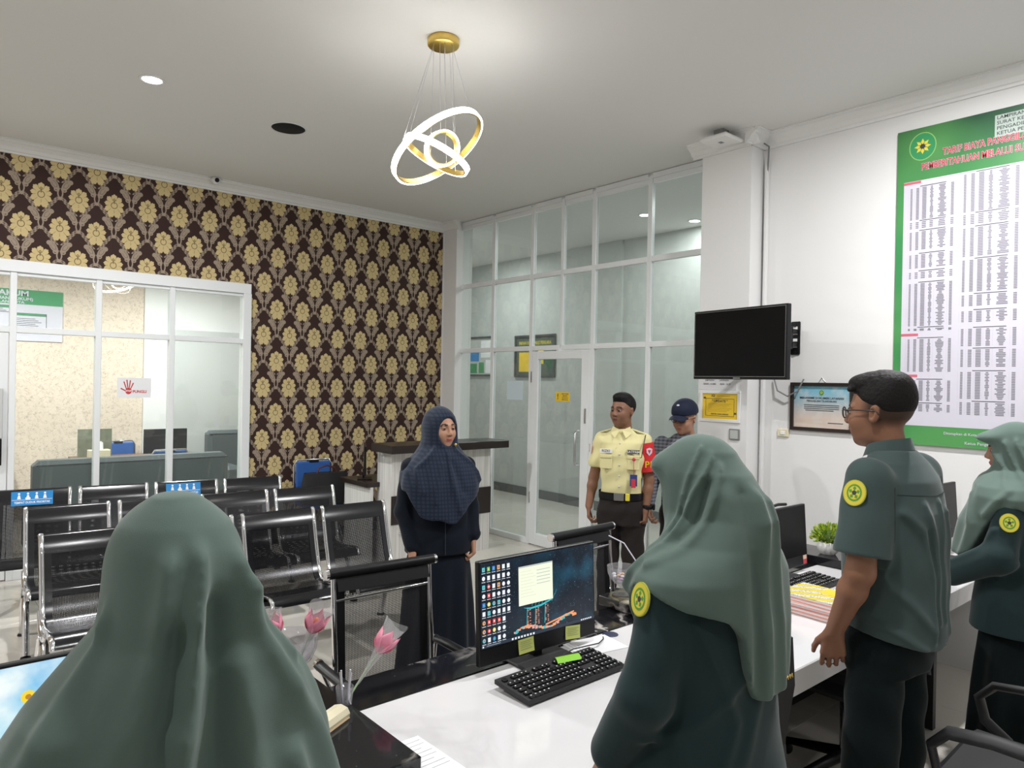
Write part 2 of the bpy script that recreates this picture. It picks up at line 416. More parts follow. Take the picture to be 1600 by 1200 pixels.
# back (wallpapered) wall with an opening for the glazed room
PX0, PX1, PZ = -.62, 2.70, 2.70
wb = MB()
wb.box(-4, PX0, YW, YW+.12, 0, ZC); wb.box(PX1, 5.10, YW, YW+.12, 0, ZC); wb.box(PX0, PX1, YW, YW+.12, PZ, ZC)
o = wb.build('wall_back', M['damask']); o['kind'] = 'structure'
o = plain_box('wall_corner', 5.10, 5.34, 7.02, 7.42, 0, ZC, m=M['wall'])
o = plain_box('trim_1', 5.09, 5.12, 7.28, 7.302, 0, 3.6, m=M['wall'])
# right wall, column and shell beyond the camera
plain_box('wall_right', XW, XW+.25, -3.2, 2.98, 0, ZC, m=M['wall'])
plain_box('wall_column', 4.90, 5.26, 2.95, 3.39, 0, ZC, m=M['wall'])
plain_box('wall_left', -4.1, -4, -3.2, 10.2, 0, ZC, m=M['wall'])
plain_box('wall_behind', -4, 7.4, -3.3, -3.2, 0, ZC, m=M['wall'])
# corridor
plain_box('wall_corridor', 7.35, 7.5, -3.2, 10.2, 0, ZC, m=M['corr'])
plain_box('wall_corridor_pier', 7.31, 7.36, 6.3, 7.28, 0, ZC, m=M['corr'])
plain_box('wall_corridor_end', 5.26, 7.4, 10.1, 10.25, 0, ZC, m=M['corr'])
plain_box('wall_corridor_near', 5.3, 7.4, 2.6, 2.7, 0, ZC, m=M['corr'])
plain_box('baseboard_corridor', 7.33, 7.352, 7.28, 10.1, 0, .13, m=M['base'])
plain_box('baseboard_pier', 7.29, 7.312, 6.28, 7.30, 0, .13, m=M['base'])
plain_box('baseboard_corridor_near', 7.33, 7.352, 2.7, 6.3, 0, .13, m=M['base'])
plain_box('baseboard_back', 2.72, 5.09, 7.285, 7.302, 0, .10, m=M['base'])
# room behind the glazed partition
plain_box('wall_office_back', -4, 2.46, 10.4, 10.6, 0, 3.3, m=M['creamp'])
plain_box('wall_office_back_plain', 2.44, 5.2, 10.36, 10.6, 0, 3.3, m=M['wall'])
plain_box('wall_office_right', 5.10, 5.26, 7.42, 10.6, 0, ZC, m=M['wall'])
plain_box('wall_office_left', -4.0, -3.9, 7.4, 10.5, 0, ZC, m=M['creamp'])
plain_box('wall_office_panel', 2.75, 4.8, 10.30, 10.37, 0, 2.38, m=mat('pale_grey_panel', (.52, .53, .52), .6, vary=.04))
plain_box('ceiling_office', -4, 5.2, 7.42, 10.6, 3.05, 3.12, m=M['ceil'])
# crown moulding
prof = [(0, 0), (0, -.10), (.015, -.10), (.02, -.085), (.035, -.08), (.05, -.055), (.085, -.03), (.10, -.025), (.105, -.01), (.12, -.008), (.12, 0)]
def crown(name, a, b, axis, wallc, sgn):
    mb = MB()
    P = [(wallc+sgn*p[0], ZC+p[1]) for p in prof]
    if axis == 'x': mb.prism(P, a, b, 'x')
    else: mb.prism(P, a, b, 'y')
    o = mb.build(name, M['crown']); o['kind'] = 'structure'; return o
crown('trim_2', -4, 5.10, 'x', YW, -1)
crown('trim_3', -3.2, 2.95, 'y', XW, -1)
crown('trim_4', 2.87, 3.47, 'y', 4.90, -1)
crown('trim_5', 4.80, 5.08, 'x', 2.95, -1)
crown('trim_6', 6.97, 7.30, 'y', 5.12, -1)
# ---------------------------------------------------------------- glazed wall to the corridor (window_1)
win = empty('window_1', (XG, 0, 0), kind='structure')
ys = [7.06, 6.40, 5.735, 5.27, 4.83, 4.14, 3.40]
zs = [.0, 2.12, 2.90, 3.66]
def frame_bar(name, y0, y1, z0, z1, t=.045, parent=win, x=0, m='alu'):
    return MB().box(x-t/2, x+t/2, y0, y1, z0, z1, bev=.003).build(name, M[m], parent)
for y in ys:
    top = ZC-.03
    if y == 5.27: frame_bar('mullion', y-.02, y+.02, 2.14, top)
    else: frame_bar('mullion', y-.025, y+.025, 0, top)
for i in range(6):
    a, b = ys[i+1]+.025, ys[i]-.025
    for z in zs[1:]:
        frame_bar('transom', a, b, z-.025, z+.025, .045)
    frame_bar('glazing_bead', a, b, 3.59, 3.635, .03)
    if not (4.83 <= ys[i+1] < 5.7): frame_bar('bottom_rail', a, b, 0, .06)
    for k in range(3):
        if k == 0 and 4.83 <= ys[i+1] < 5.7: continue
        pn = MB().box(-.003, .003, a, b, max(zs[k]+.025, .06), zs[k+1]-.02).build('pane', M['glass2'], win)
# door in it
dr = empty('door_1', (XG, 4.855, 0), kind='structure')
DW = 5.71-4.855
MB().box(-.025, .025, 0, .11, 0.01, 2.085, bev=.003).build('door_stile', M['alu'], dr)
MB().box(-.025, .025, DW-.10, DW, 0.01, 2.085, bev=.003).build('door_stile', M['alu'], dr)
MB().box(-.024, .024, .11, DW-.10, 2.0, 2.085, bev=.003).build('door_rail', M['alu'], dr)
MB().box(-.024, .024, .11, DW-.10, 0.01, .13, bev=.003).build('door_rail', M['alu'], dr)
MB().box(-.003, .003, .11, DW-.10, .13, 2.0).build('pane', M['glass2'], dr)
h = MB(); h.tube([(-.03, .12, 1.27), (-.07, .12, 1.27), (-.085, .12, 1.25), (-.085, .12, .95), (-.07, .12, .93), (-.03, .12, .93)], .013, 10)
h.lathe([(0, .0), (.018, 0), (.018, .01), (0, .01)], 12, 0, (0, 0, 0)) if False else None
h.build('handle', M['steel'], dr)
for zz in (.45, 1.75): MB().box(-.032, -.02, DW-.012, DW+.004, zz, zz+.12).build('hinge', M['steel'], dr)
MB().box(-.028, -.0245, .035, .06, 1.35, 1.5).build('lock_plate', M['steel'], dr)
# ---------------------------------------------------------------- glazed partition to the office (window_2)
win2 = empty('window_2', (0, YW, 0), kind='structure')
def fb2(name, x0, x1, z0, z1, y0=-.03, y1=.05, par=win2): return MB().box(x0, x1, y0, y1, z0, z1, bev=.003).build(name, M['alu'], par)
# outer frame
fb2('frame_top', PX0-.03, PX1, 2.60, 2.70, -.045, .07); fb2('frame_side', 2.625, PX1+.005, 0, 2.60, -.045, .07); fb2('frame_side', PX0-.03, PX0+.03, 0, 2.60, -.045, .07)
posts = [.705, 1.338, 1.955]
for x in posts: fb2('mullion', x-.024, x+.024, 0, 2.60)
edges = [PX0+.03]+[e for x in posts for e in (x-.024, x+.024)]+[2.625]
for a, b in zip(edges[::2], edges[1::2]):
    fb2('transom', a, b, 2.09, 2.14)
    fb2('glazing_bead', a, b, 2.57, 2.60, -.02, .04)
    MB().box(a, b, -.003, .003, 2.14, 2.57).build('pane', M['glass'], win2)
    if a < 0: continue
    fb2('bottom_rail', a, b, 0, .08)
    MB().box(a, b, -.003, .003, .08, 2.09).build('pane', M['glass'], win2)
d2 = empty('door_2', (-.56, YW, 0), kind='structure')
for a, b in ((0, .10), (1.135, 1.235)): MB().box(a, b, -.025, .025, .01, 2.085, bev=.003).build('door_stile', M['alu'], d2)
MB().box(.10, 1.135, -.024, .024, .01, .13, bev=.003).build('door_rail', M['alu'], d2)
MB().box(.10, 1.135, -.024, .024, 2.0, 2.085, bev=.003).build('door_rail', M['alu'], d2)
MB().box(.10, 1.135, -.003, .003, .13, 2.0).build('pane', mat('frosted_door_panel', (.62, .66, .66), .35), d2)
# ---------------------------------------------------------------- lights
def downlight(x, y, power, label, group=None, z=ZC, on=True, fixture=True):
    t = empty('downlight', (x, y, z), 0, label, 'ceiling light', group)
    MB().lathe([(.058, -.001), (.062, -.008), (.075, -.008), (.08, -.003), (.08, .001), (.058, .001)], 24).build('trim_ring', M['white'], t)
    MB().lathe([(0, -.004), (.059, -.004), (.059, .002), (0, .002)], 24).build('lens', M['lamp'], t)
    l = area_light((0, 0, -.012), power, .12); l.parent = t
    return t
for i, ((x, y), p) in enumerate(zip(DOWNLIGHTS, DL_POWER)):
    lab = ['bright round white downlight recessed in the ceiling above the benches', 'round downlight over the desk end nearest the fee banner', 'added unseen round downlight over the lit monitor desk', 'added round downlight left of the benches, outside the view', 'added round downlight left of the camera, outside the view', 'added unseen round downlight behind the camera, left one', 'added unseen round downlight behind the camera, right one'][i]
    downlight(x, y, p, lab, 'ceiling downlights')
downlight(7.06, 4.98, 7, 'bright downlight in the corridor ceiling behind the glass beside the column')
downlight(6.42, 5.20, 26, 'dimmer downlight in the corridor ceiling seen through the top glass panes')
downlight(6.3, 8.4, 36, 'added corridor fill downlight beyond the corner pier')  # extra lamp, added to brighten the far corridor wall
downlight(6.2, 3.4, 16, 'added corridor fill downlight hidden above the TV end of the glass')  # extra lamp out of sight, added to even out the corridor light
for x, lb in ((.4, 'left'), (2.6, 'right')): downlight(x, 8.9, 78, 'round downlight in the glazed office ceiling, %s one' % lb, 'office downlights', 3.05)
# chandelier
CH = Vector((2.31, 3.345, 0))
ch = empty('ring_chandelier', (CH.x, CH.y, ZC), 0, 'gold chandelier of three tilted glowing LED rings on thin wires', 'chandelier')
MB().lathe([(0, -.045), (.080, -.045), (.088, -.04), (.09, -.035), (.09, -.004), (.086, 0)], 40).build('ceiling_canopy', M['gold'], ch)
def px_dir(a):   # direction in the chandelier's hanging plane, angle from horizontal
    return CR*math.cos(a)+CU*math.sin(a)
cdir = (Vector((CH.x, CH.y, 3.05))-Vector((0, 0, 1.75))).normalized()
def ring(cen, R, ang, ratio, nw, hgt=.032):
    Mv = px_dir(ang); Pv = px_dir(ang+PI/2)
    s = math.sqrt(1-ratio**2); N = (Pv*ratio-cdir*s).normalized()
    ax = Mv.cross(N).normalized()
    if ax.z < 0: ax = -ax
    c = Vector(cen)-Vector((CH.x, CH.y, ZC)); n = 72
    def band(r0, r1, h0, h1, name, m):
        vs = []; 
        for k in range(n):
            t = 2*PI*k/n; d = Mv*math.cos(t)+N*math.sin(t)
            for (r, h) in ((r0, h0), (r1, h0), (r1, h1), (r0, h1)): vs.append(c+d*r+ax*h)
        fs = [[k*4+j, k*4+(j+1) % 4, ((k+1) % n)*4+(j+1) % 4, ((k+1) % n)*4+j] for k in range(n) for j in range(4)]
        return mkobj(name, vs, fs, m, ch)
    band(R-.012, R-.004, -hgt/2, hgt/2, 'ring_body', M['gold'])
    band(R-.004, R+.006, -hgt/2, hgt/2, 'led_strip', M['ledw'])
    return c, Mv, N, R
rings = [ring((2.292, 3.352, 3.073), .290, math.radians(37), .40, 3), ring((2.285, 3.36, 3.03), .200, math.radians(-30), .26, 3), ring((2.312, 3.34, 3.068), .100, math.radians(80), .82, 3)]
wires = MB()
for ri, (c, Mv, N, R) in enumerate(rings):
    for k in range(3):
        t = 2*PI*k/3+.4+ri; p = c+(Mv*math.cos(t)+N*math.sin(t))*(R-.006)
        a = math.atan2(p.y, p.x); MB().tube([(.06*math.cos(a), .06*math.sin(a), -.04), p], .0012, 5).build('suspension_wire', M['steel'], ch)
# ceiling grille disc, camera, access point
t = empty('ceiling_speaker', (2.255, 5.35, ZC), 0, 'round black ceiling speaker grille', 'speaker')
MB().lathe([(0, -.003), (.125, -.003), (.128, 0), (.128, .001)], 36).build('grille', M['holeb'], t)
MB().lathe([(.126, -.004), (.134, -.004), (.137, .0), (.126, .0)], 36).build('rim', M['ceil'], t)
t = empty('security_camera', (2.296, 7.16, 3.655), 0, 'small white dome camera on the cornice above the wallpaper', 'camera')
MB().lathe([(.0, .03), (.042, .03), (.045, 0), (.03, -.03), (0, -.035)], 20).build('dome', M['white'], t)
mb = MB(); mb.T = Matrix.Rotation(PI/2, 4, 'X'); mb.lathe([(0, .048), (.02, .048), (.022, .02), (.022, 0)], 16); mb.build('lens', M['black'], t)
t = empty('wifi_access_point', (4.70, 3.09, 3.60), 0, 'flat white square wireless access point under the ceiling above the column', 'router')
MB().box(-.12, .12, -.12, .12, 0, .03, bev=.012).build('housing', M['white'], t)
MB().box(-.04, .04, -.04, .04, .03, .09).build('bracket', M['cable'], t)
MB().box(-.02, .02, -.015, .015, -.002, 0).build('status_light', M['cable'], t)
# cables on the column corner
tag(MB().tube([(5.02, 2.96, 3.66), (4.99, 2.86, 3.58), (5.05, 2.90, 3.45), (5.065, 2.925, 3.3), (5.06, 2.93, 2.9), (5.065, 2.925, 2.4), (5.05, 2.93, 2.28), (5.055, 2.90, 2.15)], .007, 8).build('wall_cable', M['cable']), 'grey cable running down the corner beside the column to the TV', 'cable')
tag(MB().box(5.045, 5.08, 2.90, 2.925, .3, 3.50, bev=.004).build('cable_conduit', M['wall']), 'thin beige painted conduit strip in the corner beside the column', 'conduit')
# ---------------------------------------------------------------- TV
P = lambda s: Vector(s)
tv = empty('television', (4.44, 2.70, 2.053), math.radians(0), 'black flat wall television turned on a swivel arm, switched off', 'television')
# corners measured on plane y=2.7: x 3.83..5.0
a, b = Vector((.13, .50, 0)), Vector((.0, -.32, 0))
xd = (b-a).normalized(); Wt = (b-a).length; zd = Vector((0, 0, 1)); nd = xd.cross(zd).normalized()
mt = Matrix((xd, nd*-1 if nd.y > 0 else nd, zd)).transposed().to_4x4()
mt = Matrix((xd, zd.cross(xd), zd)).transposed().to_4x4(); mt.translation = (a+b)/2
mb = MB(); mb.T = mt; Ht = .507
mb.box(-Wt/2, Wt/2, -.01, .03, -Ht/2, Ht/2, bev=.004); mb.box(-Wt*.35, Wt*.35, .03, .06, -Ht*.4, Ht*.25); mb.build('casing', M['black'], tv)
mb = MB(); mb.T = mt; mb.box(-Wt/2+.014, Wt/2-.014, -.012, -.008, -Ht/2+.022, Ht/2-.014); mb.build('screen', M['scr'], tv)
mb = MB(); mb.T = mt
for x0, x1, z0, z1 in ((-Wt/2+.012, Wt/2-.012, -Ht/2+.019, -Ht/2+.021), (-Wt/2+.012, Wt/2-.012, Ht/2-.014, Ht/2-.0125), (Wt/2-.014, Wt/2-.0125, -Ht/2+.02, Ht/2-.013), (-Wt/2+.0125, -Wt/2+.014, -Ht/2+.02, Ht/2-.013)): mb.box(x0, x1, -.0135, -.011, z0, z1)
mb.box(-.03, .03, -.0125, -.0105, -Ht/2+.006, -Ht/2+.012)
mb.build('bezel_line', M['steel'], tv)
bk = MB(); bx = 5.08-4.44
bk.box(bx-.012, bx, -.075, 0.0, -.06, .19, bev=.006)
for zz in (-.045, .16): bk.tube([(bx, -.0375, zz), (bx-.02, -.0375, zz)], .012, 10)
bk.box(bx-.10, bx-.01, -.06, -.02, .10, .13); bk.box(bx-.10, bx-.01, -.06, -.02, .0, .03); bk.box(bx-.12, bx-.09, -.06, -.02, -.02, .15)
bk.tube([(bx-.10, -.04, .06), (bx-.32, .02, .05), (.13, .09, .03)], .018, 6)
bk.build('wall_bracket', M['black'], tv)
for zz in (.13, .09, .04, -.005): MB().box(bx-.0135, bx-.012, -.055, -.022, zz, zz+.022).build('bracket_slot', M['wall'], tv)
cb = MB(); cb.tube([(5.06-4.44, .12, -.24), (5.04-4.44, .08, -.33), (5.04-4.44, .0, -.37), (5.04-4.44, -.08, -.33), (5.05-4.44, -.12, -.24)], .006, 8); cb.build('hanging_cable', M['cable'], tv)
# ---------------------------------------------------------------- printed things on the walls
def wallT(x, y, z, ax='x'):   # local X runs to the viewer's right, Y up, Z toward the room
    if ax == 'x': return plane_frame((x, y, z), (0, -1, 0), (0, 0, 1))
    return plane_frame((x, y, z), (1, 0, 0), (0, 0, 1))
# big fee banner: left edge y=1.96, top z 3.47, bottom ~1.39 ; runs on out of view
bn = empty('fee_banner', (XW-.006, 1.96, 1.39), 0, 'large green and white printed fee tariff banner on the right wall', 'banner')
inv = Matrix.Translation((-(XW-.006), -1.96, -1.39))
BT = inv @ wallT(XW-.012, 1.96, 3.47); BW, BH = 2.6, 2.08
def bmb(): m_ = MB(); m_.T = BT; return m_
def banner_mat():
    m, nt, b = new_mat('banner_green_print'); tc, (x, y, z) = objxyz(nt)
    # printed greens, darker towards the top, with lighter patches
    t = ((z-1.2)*2.2+(y*-1.0)*1.1); s = ((t*1.5).sin()*.5+.5)
    n = noise(nt, tc, 1.2, 2)
    c = mixc(nt, (z*-1.0+1.85).lt(0, .25), (.03, .24, .07), (.010, .065, .03)); c = mixc(nt, (n*-1.0).lt(-.52, .12)*.8, c, (.10, .33, .09))
    nt.links.new(c, b.inputs['Base Color']); b.inputs['Roughness'].default_value = .42; return m
m_ = bmb(); m_.box(0, BW, -BH, 0, 0, .01); m_.build('backing', banner_mat(), bn)
m_ = bmb(); q(m_, .045, BW-.045, -1.955, -.345, .011); m_.build('white_field', M['print'], bn)
m_ = bmb(); m_.T = BT @ Matrix.Translation((.155, -.125, .011)); emblem(m_, 0, 0, .082, 0, 0, 1, 2, 3); m_.build('emblem', [M['green'], M['ygold'], M['inkd'], M['lgreen']], bn)
m_ = bmb()
for (tx, x0, yy) in (('TARIF BIAYA PANGGILAN DAN', .275, -.19), ('PEMBERITAHUAN MELALUI SURAT TERCATAT', .15, -.262)):
    m_.T = BT @ Matrix.Translation((x0, yy, .0125)); text_mb(m_, tx, .060, 1, 0, 'LEFT', .70, .05)
    m_.T = BT @ Matrix.Translation((x0, yy, .0135)); text_mb(m_, tx, .060, 0, 0, 'LEFT', .70, .02)
m_.build('title_lettering', [M['red'], M['print']], bn)
m_ = bmb(); q(m_, .56, 1.1, -.17, -.035, .0115, 1)
for k, tx in enumerate(('LAMPIRAN II', 'SURAT KEPUTUSAN KETUA', 'PENGADILAN NEGERI KOTA', 'KETUA PENGADILAN')):
    m_.T = BT @ Matrix.Translation((.57, -.052-.032*k, .0125)); text_mb(m_, tx, .030, 0, 0, 'LEFT', 1.05, .01)
m_.build('decree_note', [M['inkd'], mat('print_grey', (.42, .50, .45), .5)], bn)
tb = bmb(); R_ = random.Random(3)
colx = [(.075, .355), (.385, .705), (.74, 1.08), (1.12, 1.44), (1.48, 1.80), (1.84, 2.16), (2.2, 2.5)]
colrows = [[(.39, .60), (.615, .66), (.68, .80), (.83, .92), (.945, .99), (1.02, 1.30), (1.315, 1.33), (1.385, 1.60), (1.655, 1.79), (1.81, 1.86)],
           [(.36, .60), (.615, .68), (.70, .88), (.90, 1.10), (1.12, 1.19), (1.22, 1.29), (1.33, 1.44), (1.46, 1.57), (1.60, 1.77), (1.79, 1.87)],
           [(.33, .48), (.50, .60), (.62, .72), (.74, .83), (.86, 1.16), (1.19, 1.26), (1.28, 1.42), (1.44, 1.58), (1.61, 1.75)]]
cw = [0, .13, .27, .42, .58, .86, 1.0]
for ci, (xa, xb) in enumerate(colx):
    for (r0, r1) in colrows[ci % 3] if ci < 3 else colrows[(ci*2) % 3]:
        W_ = xb-xa
        q(tb, xa+.25*W_, xb-.2*W_, -r0+.003, -r0+.007, .012, 1)
        n = max(2, int((r1-r0)/.0095)); 
        for k in range(6): q(tb, xa+W_*cw[k]-.001, xa+W_*cw[k]+.0005, -r1, -r0, .0118, 2)
        for k in range(n):
            yy = -r0-.004-(r1-r0)*k/n
            for c_ in range(6):
                xc = xa+W_*(cw[c_]+cw[c_+1])/2; hw = W_*[.022, .032, .045, .036, .085, .03][c_]
                if c_ == 4: hw *= R_.uniform(.35, 1.15)
                elif c_ == 3: hw *= R_.choice((.6, 1))
                q(tb, xc-hw, xc+hw, yy-.0062, yy, .012, 0)
o = tb.build('tariff_tables', [M['ink'], M['inkd'], mat('print_rule', (.55, .53, .60), .6)], bn); o['kind'] = 'stuff'
for yy in (-.352, -1.355, -1.625): m_ = bmb(); q(m_, .045, .15, yy-.012, yy+.004, .0123); m_.build('section_mark', M['pinkt'], bn)
m_ = bmb(); m_.T = BT @ Matrix.Translation((.52, -1.995, .012)); text_mb(m_, 'Ditetapkan di Kota pada tanggal ditetapkan', .024, 0, 0, 'CENTER', 1, .01)
m_.T = BT @ Matrix.Translation((.52, -2.018, .012)); text_mb(m_, 'Ketua', .02, 0, 0, 'CENTER', 1, .01)
m_.T = BT @ Matrix.Translation((.52, -2.05, .012)); text_mb(m_, 'Ketua Pengadilan', .026, 0, 0, 'CENTER', 1, .01)
m_.build('footer_lettering', M['print'], bn)
# framed blue notice
fr = empty('framed_notice', (XW, 2.455, 1.61), 0, 'dark-framed blue to cream printed notice hanging on the white wall', 'picture')
def rframe(w_, h_, t, d0, d1, m_=None):
    m_ = m_ or MB()
    m_.box(-w_/2, w_/2, -h_/2, -h_/2+t, d0, d1, bev=.002); m_.box(-w_/2, w_/2, h_/2-t, h_/2, d0, d1, bev=.002)
    m_.box(-w_/2, -w_/2+t, -h_/2+t, h_/2-t, d0, d1, bev=.002); m_.box(w_/2-t, w_/2, -h_/2+t, h_/2-t, d0, d1, bev=.002); return m_
F0 = plane_frame((0, 0, 0), (0, -1, 0), (0, 0, 1))
mb = MB(); mb.T = F0; rframe(.47, .355, .026, .0, .022, mb); mb.build('frame', M['darkwood'], fr)
def grad_mat(name, c1, c2, c3, z0, z1):
    m, nt, b = new_mat(name); tc, (x, y, z) = objxyz(nt)
    t = (z-z0)/(z1-z0); c = mixc(nt, t.max(0.0).min(1.0), c1, c2); n = noise(nt, tc, 14, 3); c = mixc(nt, (n*-1.0).lt(-.55, .08)*.35, c, c3)
    nt.links.new(c, b.inputs['Base Color']); b.inputs['Roughness'].default_value = .15; return m
mb = MB(); mb.T = F0; q(mb, -.21, .21, -.152, .152, .006); mb.build('print', grad_mat('notice_print', (.70, .58, .50), (.18, .50, .66), (.72, .70, .66), -.08, .13), fr)
mb = MB(); mb.T = F0 @ Matrix.Translation((0, .105, .008)); emblem(mb, 0, 0, .018, 0, 0, 1, 0, 1)
mb.T = F0 @ Matrix.Translation((0, .065, .008)); text_mb(mb, 'MEKANISME DOKUMEN LAYANAN', .021, 2, 0, 'CENTER', 1, .02); mb.T = F0 @ Matrix.Translation((0, .043, .008)); text_mb(mb, 'PENGAJUAN TILAWAKAN', .019, 2, 0, 'CENTER', 1, .02)
for k in range(4): mb.T = F0; q(mb, -.13+.01*(k == 3), .13-.04*(k == 3), .012-.013*k, .016-.013*k, .008, 2)
q(mb, .05, .16, -.115, -.111, .008, 2)
mb.build('lettering', [M['green'], M['ygold'], M['inkd']], fr)
MB().tube([(-.004, -.0, .215), (-.004, .025, .178)], .002, 5).build('hanger', M['steel'], fr); MB().tube([(-.004, 0, .215), (-.004, -.03, .178)], .002, 5).build('hanger', M['steel'], fr)
# yellow notice in white frame on the column
yn = empty('yellow_notice', (4.90, 3.185, 1.590), 0, 'yellow speech-bubble notice in a white frame on the column below the TV', 'sign')
mb = MB(); mb.T = F0; rframe(.365, .250, .025, 0, .012, mb); mb.build('frame', M['white'], yn)
mb = MB(); mb.T = F0; q(mb, -.158, .158, -.10, .10, .004, 0)
for x0, x1, y0, y1 in ((-.128, .128, .058, .061), (-.128, .128, -.078, -.075), (-.129, -.126, -.078, .061), (.126, .129, -.078, .061)): q(mb, x0, x1, y0, y1, .005, 1)
mb.T = F0 @ Matrix.Translation((0, .04, .0052)); text_mb(mb, '" UPDATE "', .026, 1, 0, 'CENTER', 1.1, .02)
for k in range(6): mb.T = F0; q(mb, -.105, .105-.02*(k % 3), .018-.012*k, .0205-.012*k, .005, 2)
mb.T = F0 @ Matrix.Translation((0, -.062, .0052)); text_mb(mb, 'KRITIK DAN SARAN', .016, 1, 0, 'CENTER', 1.1, .02)
mb.T = F0 @ Matrix.Translation((-.138, .05, .0052)); text_mb(mb, '"', .05, 1, 0, 'CENTER', 1.3, .03); mb.T = F0 @ Matrix.Translation((.138, -.068, .0052)); text_mb(mb, '"', .05, 1, 0, 'CENTER', 1.3, .03)
mb.T = F0 @ Matrix.Translation((-.06, .082, .0052)); text_mb(mb, 'IGI', .024, 1, 0, 'CENTER', 1.1, .03); mb.T = F0; q(mb, -.03, .09, .080, .084, .005, 2)
mb.build('print', [M['yellow'], M['inkd'], mat('print_ochre', (.42, .26, .02), .5)], yn)
sg = empty('acrylic_sign', (4.90, 3.21, 1.765), 0, 'small clear sign with grey lettering directly under the TV', 'sign')
mb = MB(); mb.T = F0; mb.box(-.17, .17, -.045, .05, 0, .004); mb.build('sheet', mat('pale_sign', (.70, .70, .71), .3), sg)
mb = MB()
for tx, xx, yy in (('JAM BUKA', -.07, .03), ('LAYANAN', .06, .03), ('SENIN - KAMIS', -.07, .0), ('08.00 - 16.30', .07, .0)):
    mb.T = F0 @ Matrix.Translation((xx, yy, .005)); text_mb(mb, tx, .018, 0, 0, 'CENTER', 1, .01)
mb.build('lettering', M['inkd'], sg)
for nm, yy, zz, lab in (('light_switch', 2.745, 1.405, 'white switch socket on the wall left of the dark-framed notice'),):
    t = empty(nm, (XW, yy, zz), 0, lab, 'switch'); mb = MB(); mb.T = F0; mb.box(-.045, .045, -.03, .03, 0, .014, bev=.004); mb.build('plate', M['cream'], t)
    mb = MB(); mb.T = F0; mb.box(-.02, .02, -.014, .014, .014, .02, bev=.003); mb.build('rocker', M['white'], t)
t = empty('wall_thermometer', (4.90, 3.05, 1.385), 0, 'small grey wall plate on the column below the yellow notice', 'plate'); mb = MB(); mb.T = F0; mb.box(-.045, .045, -.05, .035, 0, .012, bev=.003); mb.build('plate', M['cable'], t)
mb = MB(); mb.T = F0; q(mb, -.034, .034, -.04, .025, .0125); mb.build('display', mat('pale_lcd', (.5, .52, .5), .3), t)
# things on/behind the corridor glass
def sheet(name, y0, y1, z0, z1, m, lab, cat, x=XG-.0045):
    t = empty(name, (x, (y0+y1)/2, (z0+z1)/2), 0, lab, cat); w_, h_ = abs(y1-y0), abs(z1-z0)
    mb = MB(); mb.T = F0; mb.box(-w_/2, w_/2, -h_/2, h_/2, -.0004, .0004); mb.build('sheet', m, t); return t, w_, h_
sheet('paper_notice', 6.14, 5.87, 1.555, 1.765, mat('pale_blue_paper', (.62, .72, .78), .6), 'blank pale blue paper taped on the glass left of the door', 'paper')
t, w_, h_ = sheet('door_sticker', 5.35, 5.14, 1.56, 1.655, M['yellow'], 'small yellow sticker with black lettering on the glass door', 'sticker')
mb = MB()
for k, tx in enumerate(('AREA WAJIB', 'MASKER', 'DILARANG', 'MEROKOK')): mb.T = F0 @ Matrix.Translation((.035, .03-.02*k, .0006)); text_mb(mb, tx, .018, 0, 0, 'CENTER', 1, .02)
mb.T = F0 @ Matrix.Translation((-.07, 0, .0006)); text_mb(mb, '!', .08, 0, 0, 'CENTER', 1, .02); mb.build('lettering', M['inkd'], t)
ex = empty('exit_sign', (7.345, 6.02+0, 1.52), 0, 'dark green EXIT sign low on the corridor wall behind the door', 'sign'); ex.location = (7.345, 5.9, 1.53)
ex_mb = MB(); ex_mb.T = F0; ex_mb.box(-.11, .11, -.038, .038, 0, .01); ex.location = (7.345, 7.0, 1.515)
ex_mb.build('plate', M['dgreen'], ex)
ex_mb = MB(); ex_mb.T = F0 @ Matrix.Translation((0, 0, .0105)); text_mb(ex_mb, '\u2190EXIT', .055, 0, 0, 'CENTER', 1, .01); ex_mb.build('lettering', M['print'], ex)
# framed boards on the corridor wall
def board(y0, y1, z0, z1, lab, fields, mback):
    t = empty('framed_board', (7.35, (y0+y1)/2, (z0+z1)/2), 0, lab, 'picture'); w_, h_ = y0-y1, z1-z0
    mb = MB(); mb.T = F0; rframe(w_, h_, .03, 0, .03, mb); mb.build('frame', M['base'], t)
    mb = MB(); mb.T = F0; q(mb, -w_/2+.02, w_/2-.02, -h_/2+.02, h_/2-.02, .008); mb.build('backing', mback, t)
    for (x0, x1, a, b, m) in fields:
        mb = MB(); mb.T = F0; q(mb, x0, x1, a, b, .010); mb.build('printed_panel', M[m], t)
    return t
t = board(8.49, 7.576, 1.83, 2.48, 'dark green framed board with yellow headings on the corridor wall', [(-.36, -.08, -.24, .06, 'yellow'), (.08, .2, .02, .10, 'ygold'), (.08, .2, -.12, -.06, 'ygold'), (.26, .40, -.2, .1, 'dgreen')], mat('dark_green_board', (.06, .09, .07), .5))
mb = MB(); mb.T = F0 @ Matrix.Translation((0, .20, .012)); text_mb(mb, 'PAPAN INFORMASI PERKARA', .075, 0, 0, 'CENTER', .75, .02); mb.build('heading', M['ygold'], t)
board(9.80, 9.03, 1.84, 2.50, 'pale framed board with blue and green panels near the corridor corner', [(-.28, .0, -.08, .08, 'sblue'), (.05, .3, -.02, .26, 'paper'), (-.3, -.05, -.28, -.12, 'green'), (0, .14, -.28, -.1, 'green'), (.18, .32, -.28, -.06, 'paper')], mat('pale_board', (.50, .52, .50), .5))
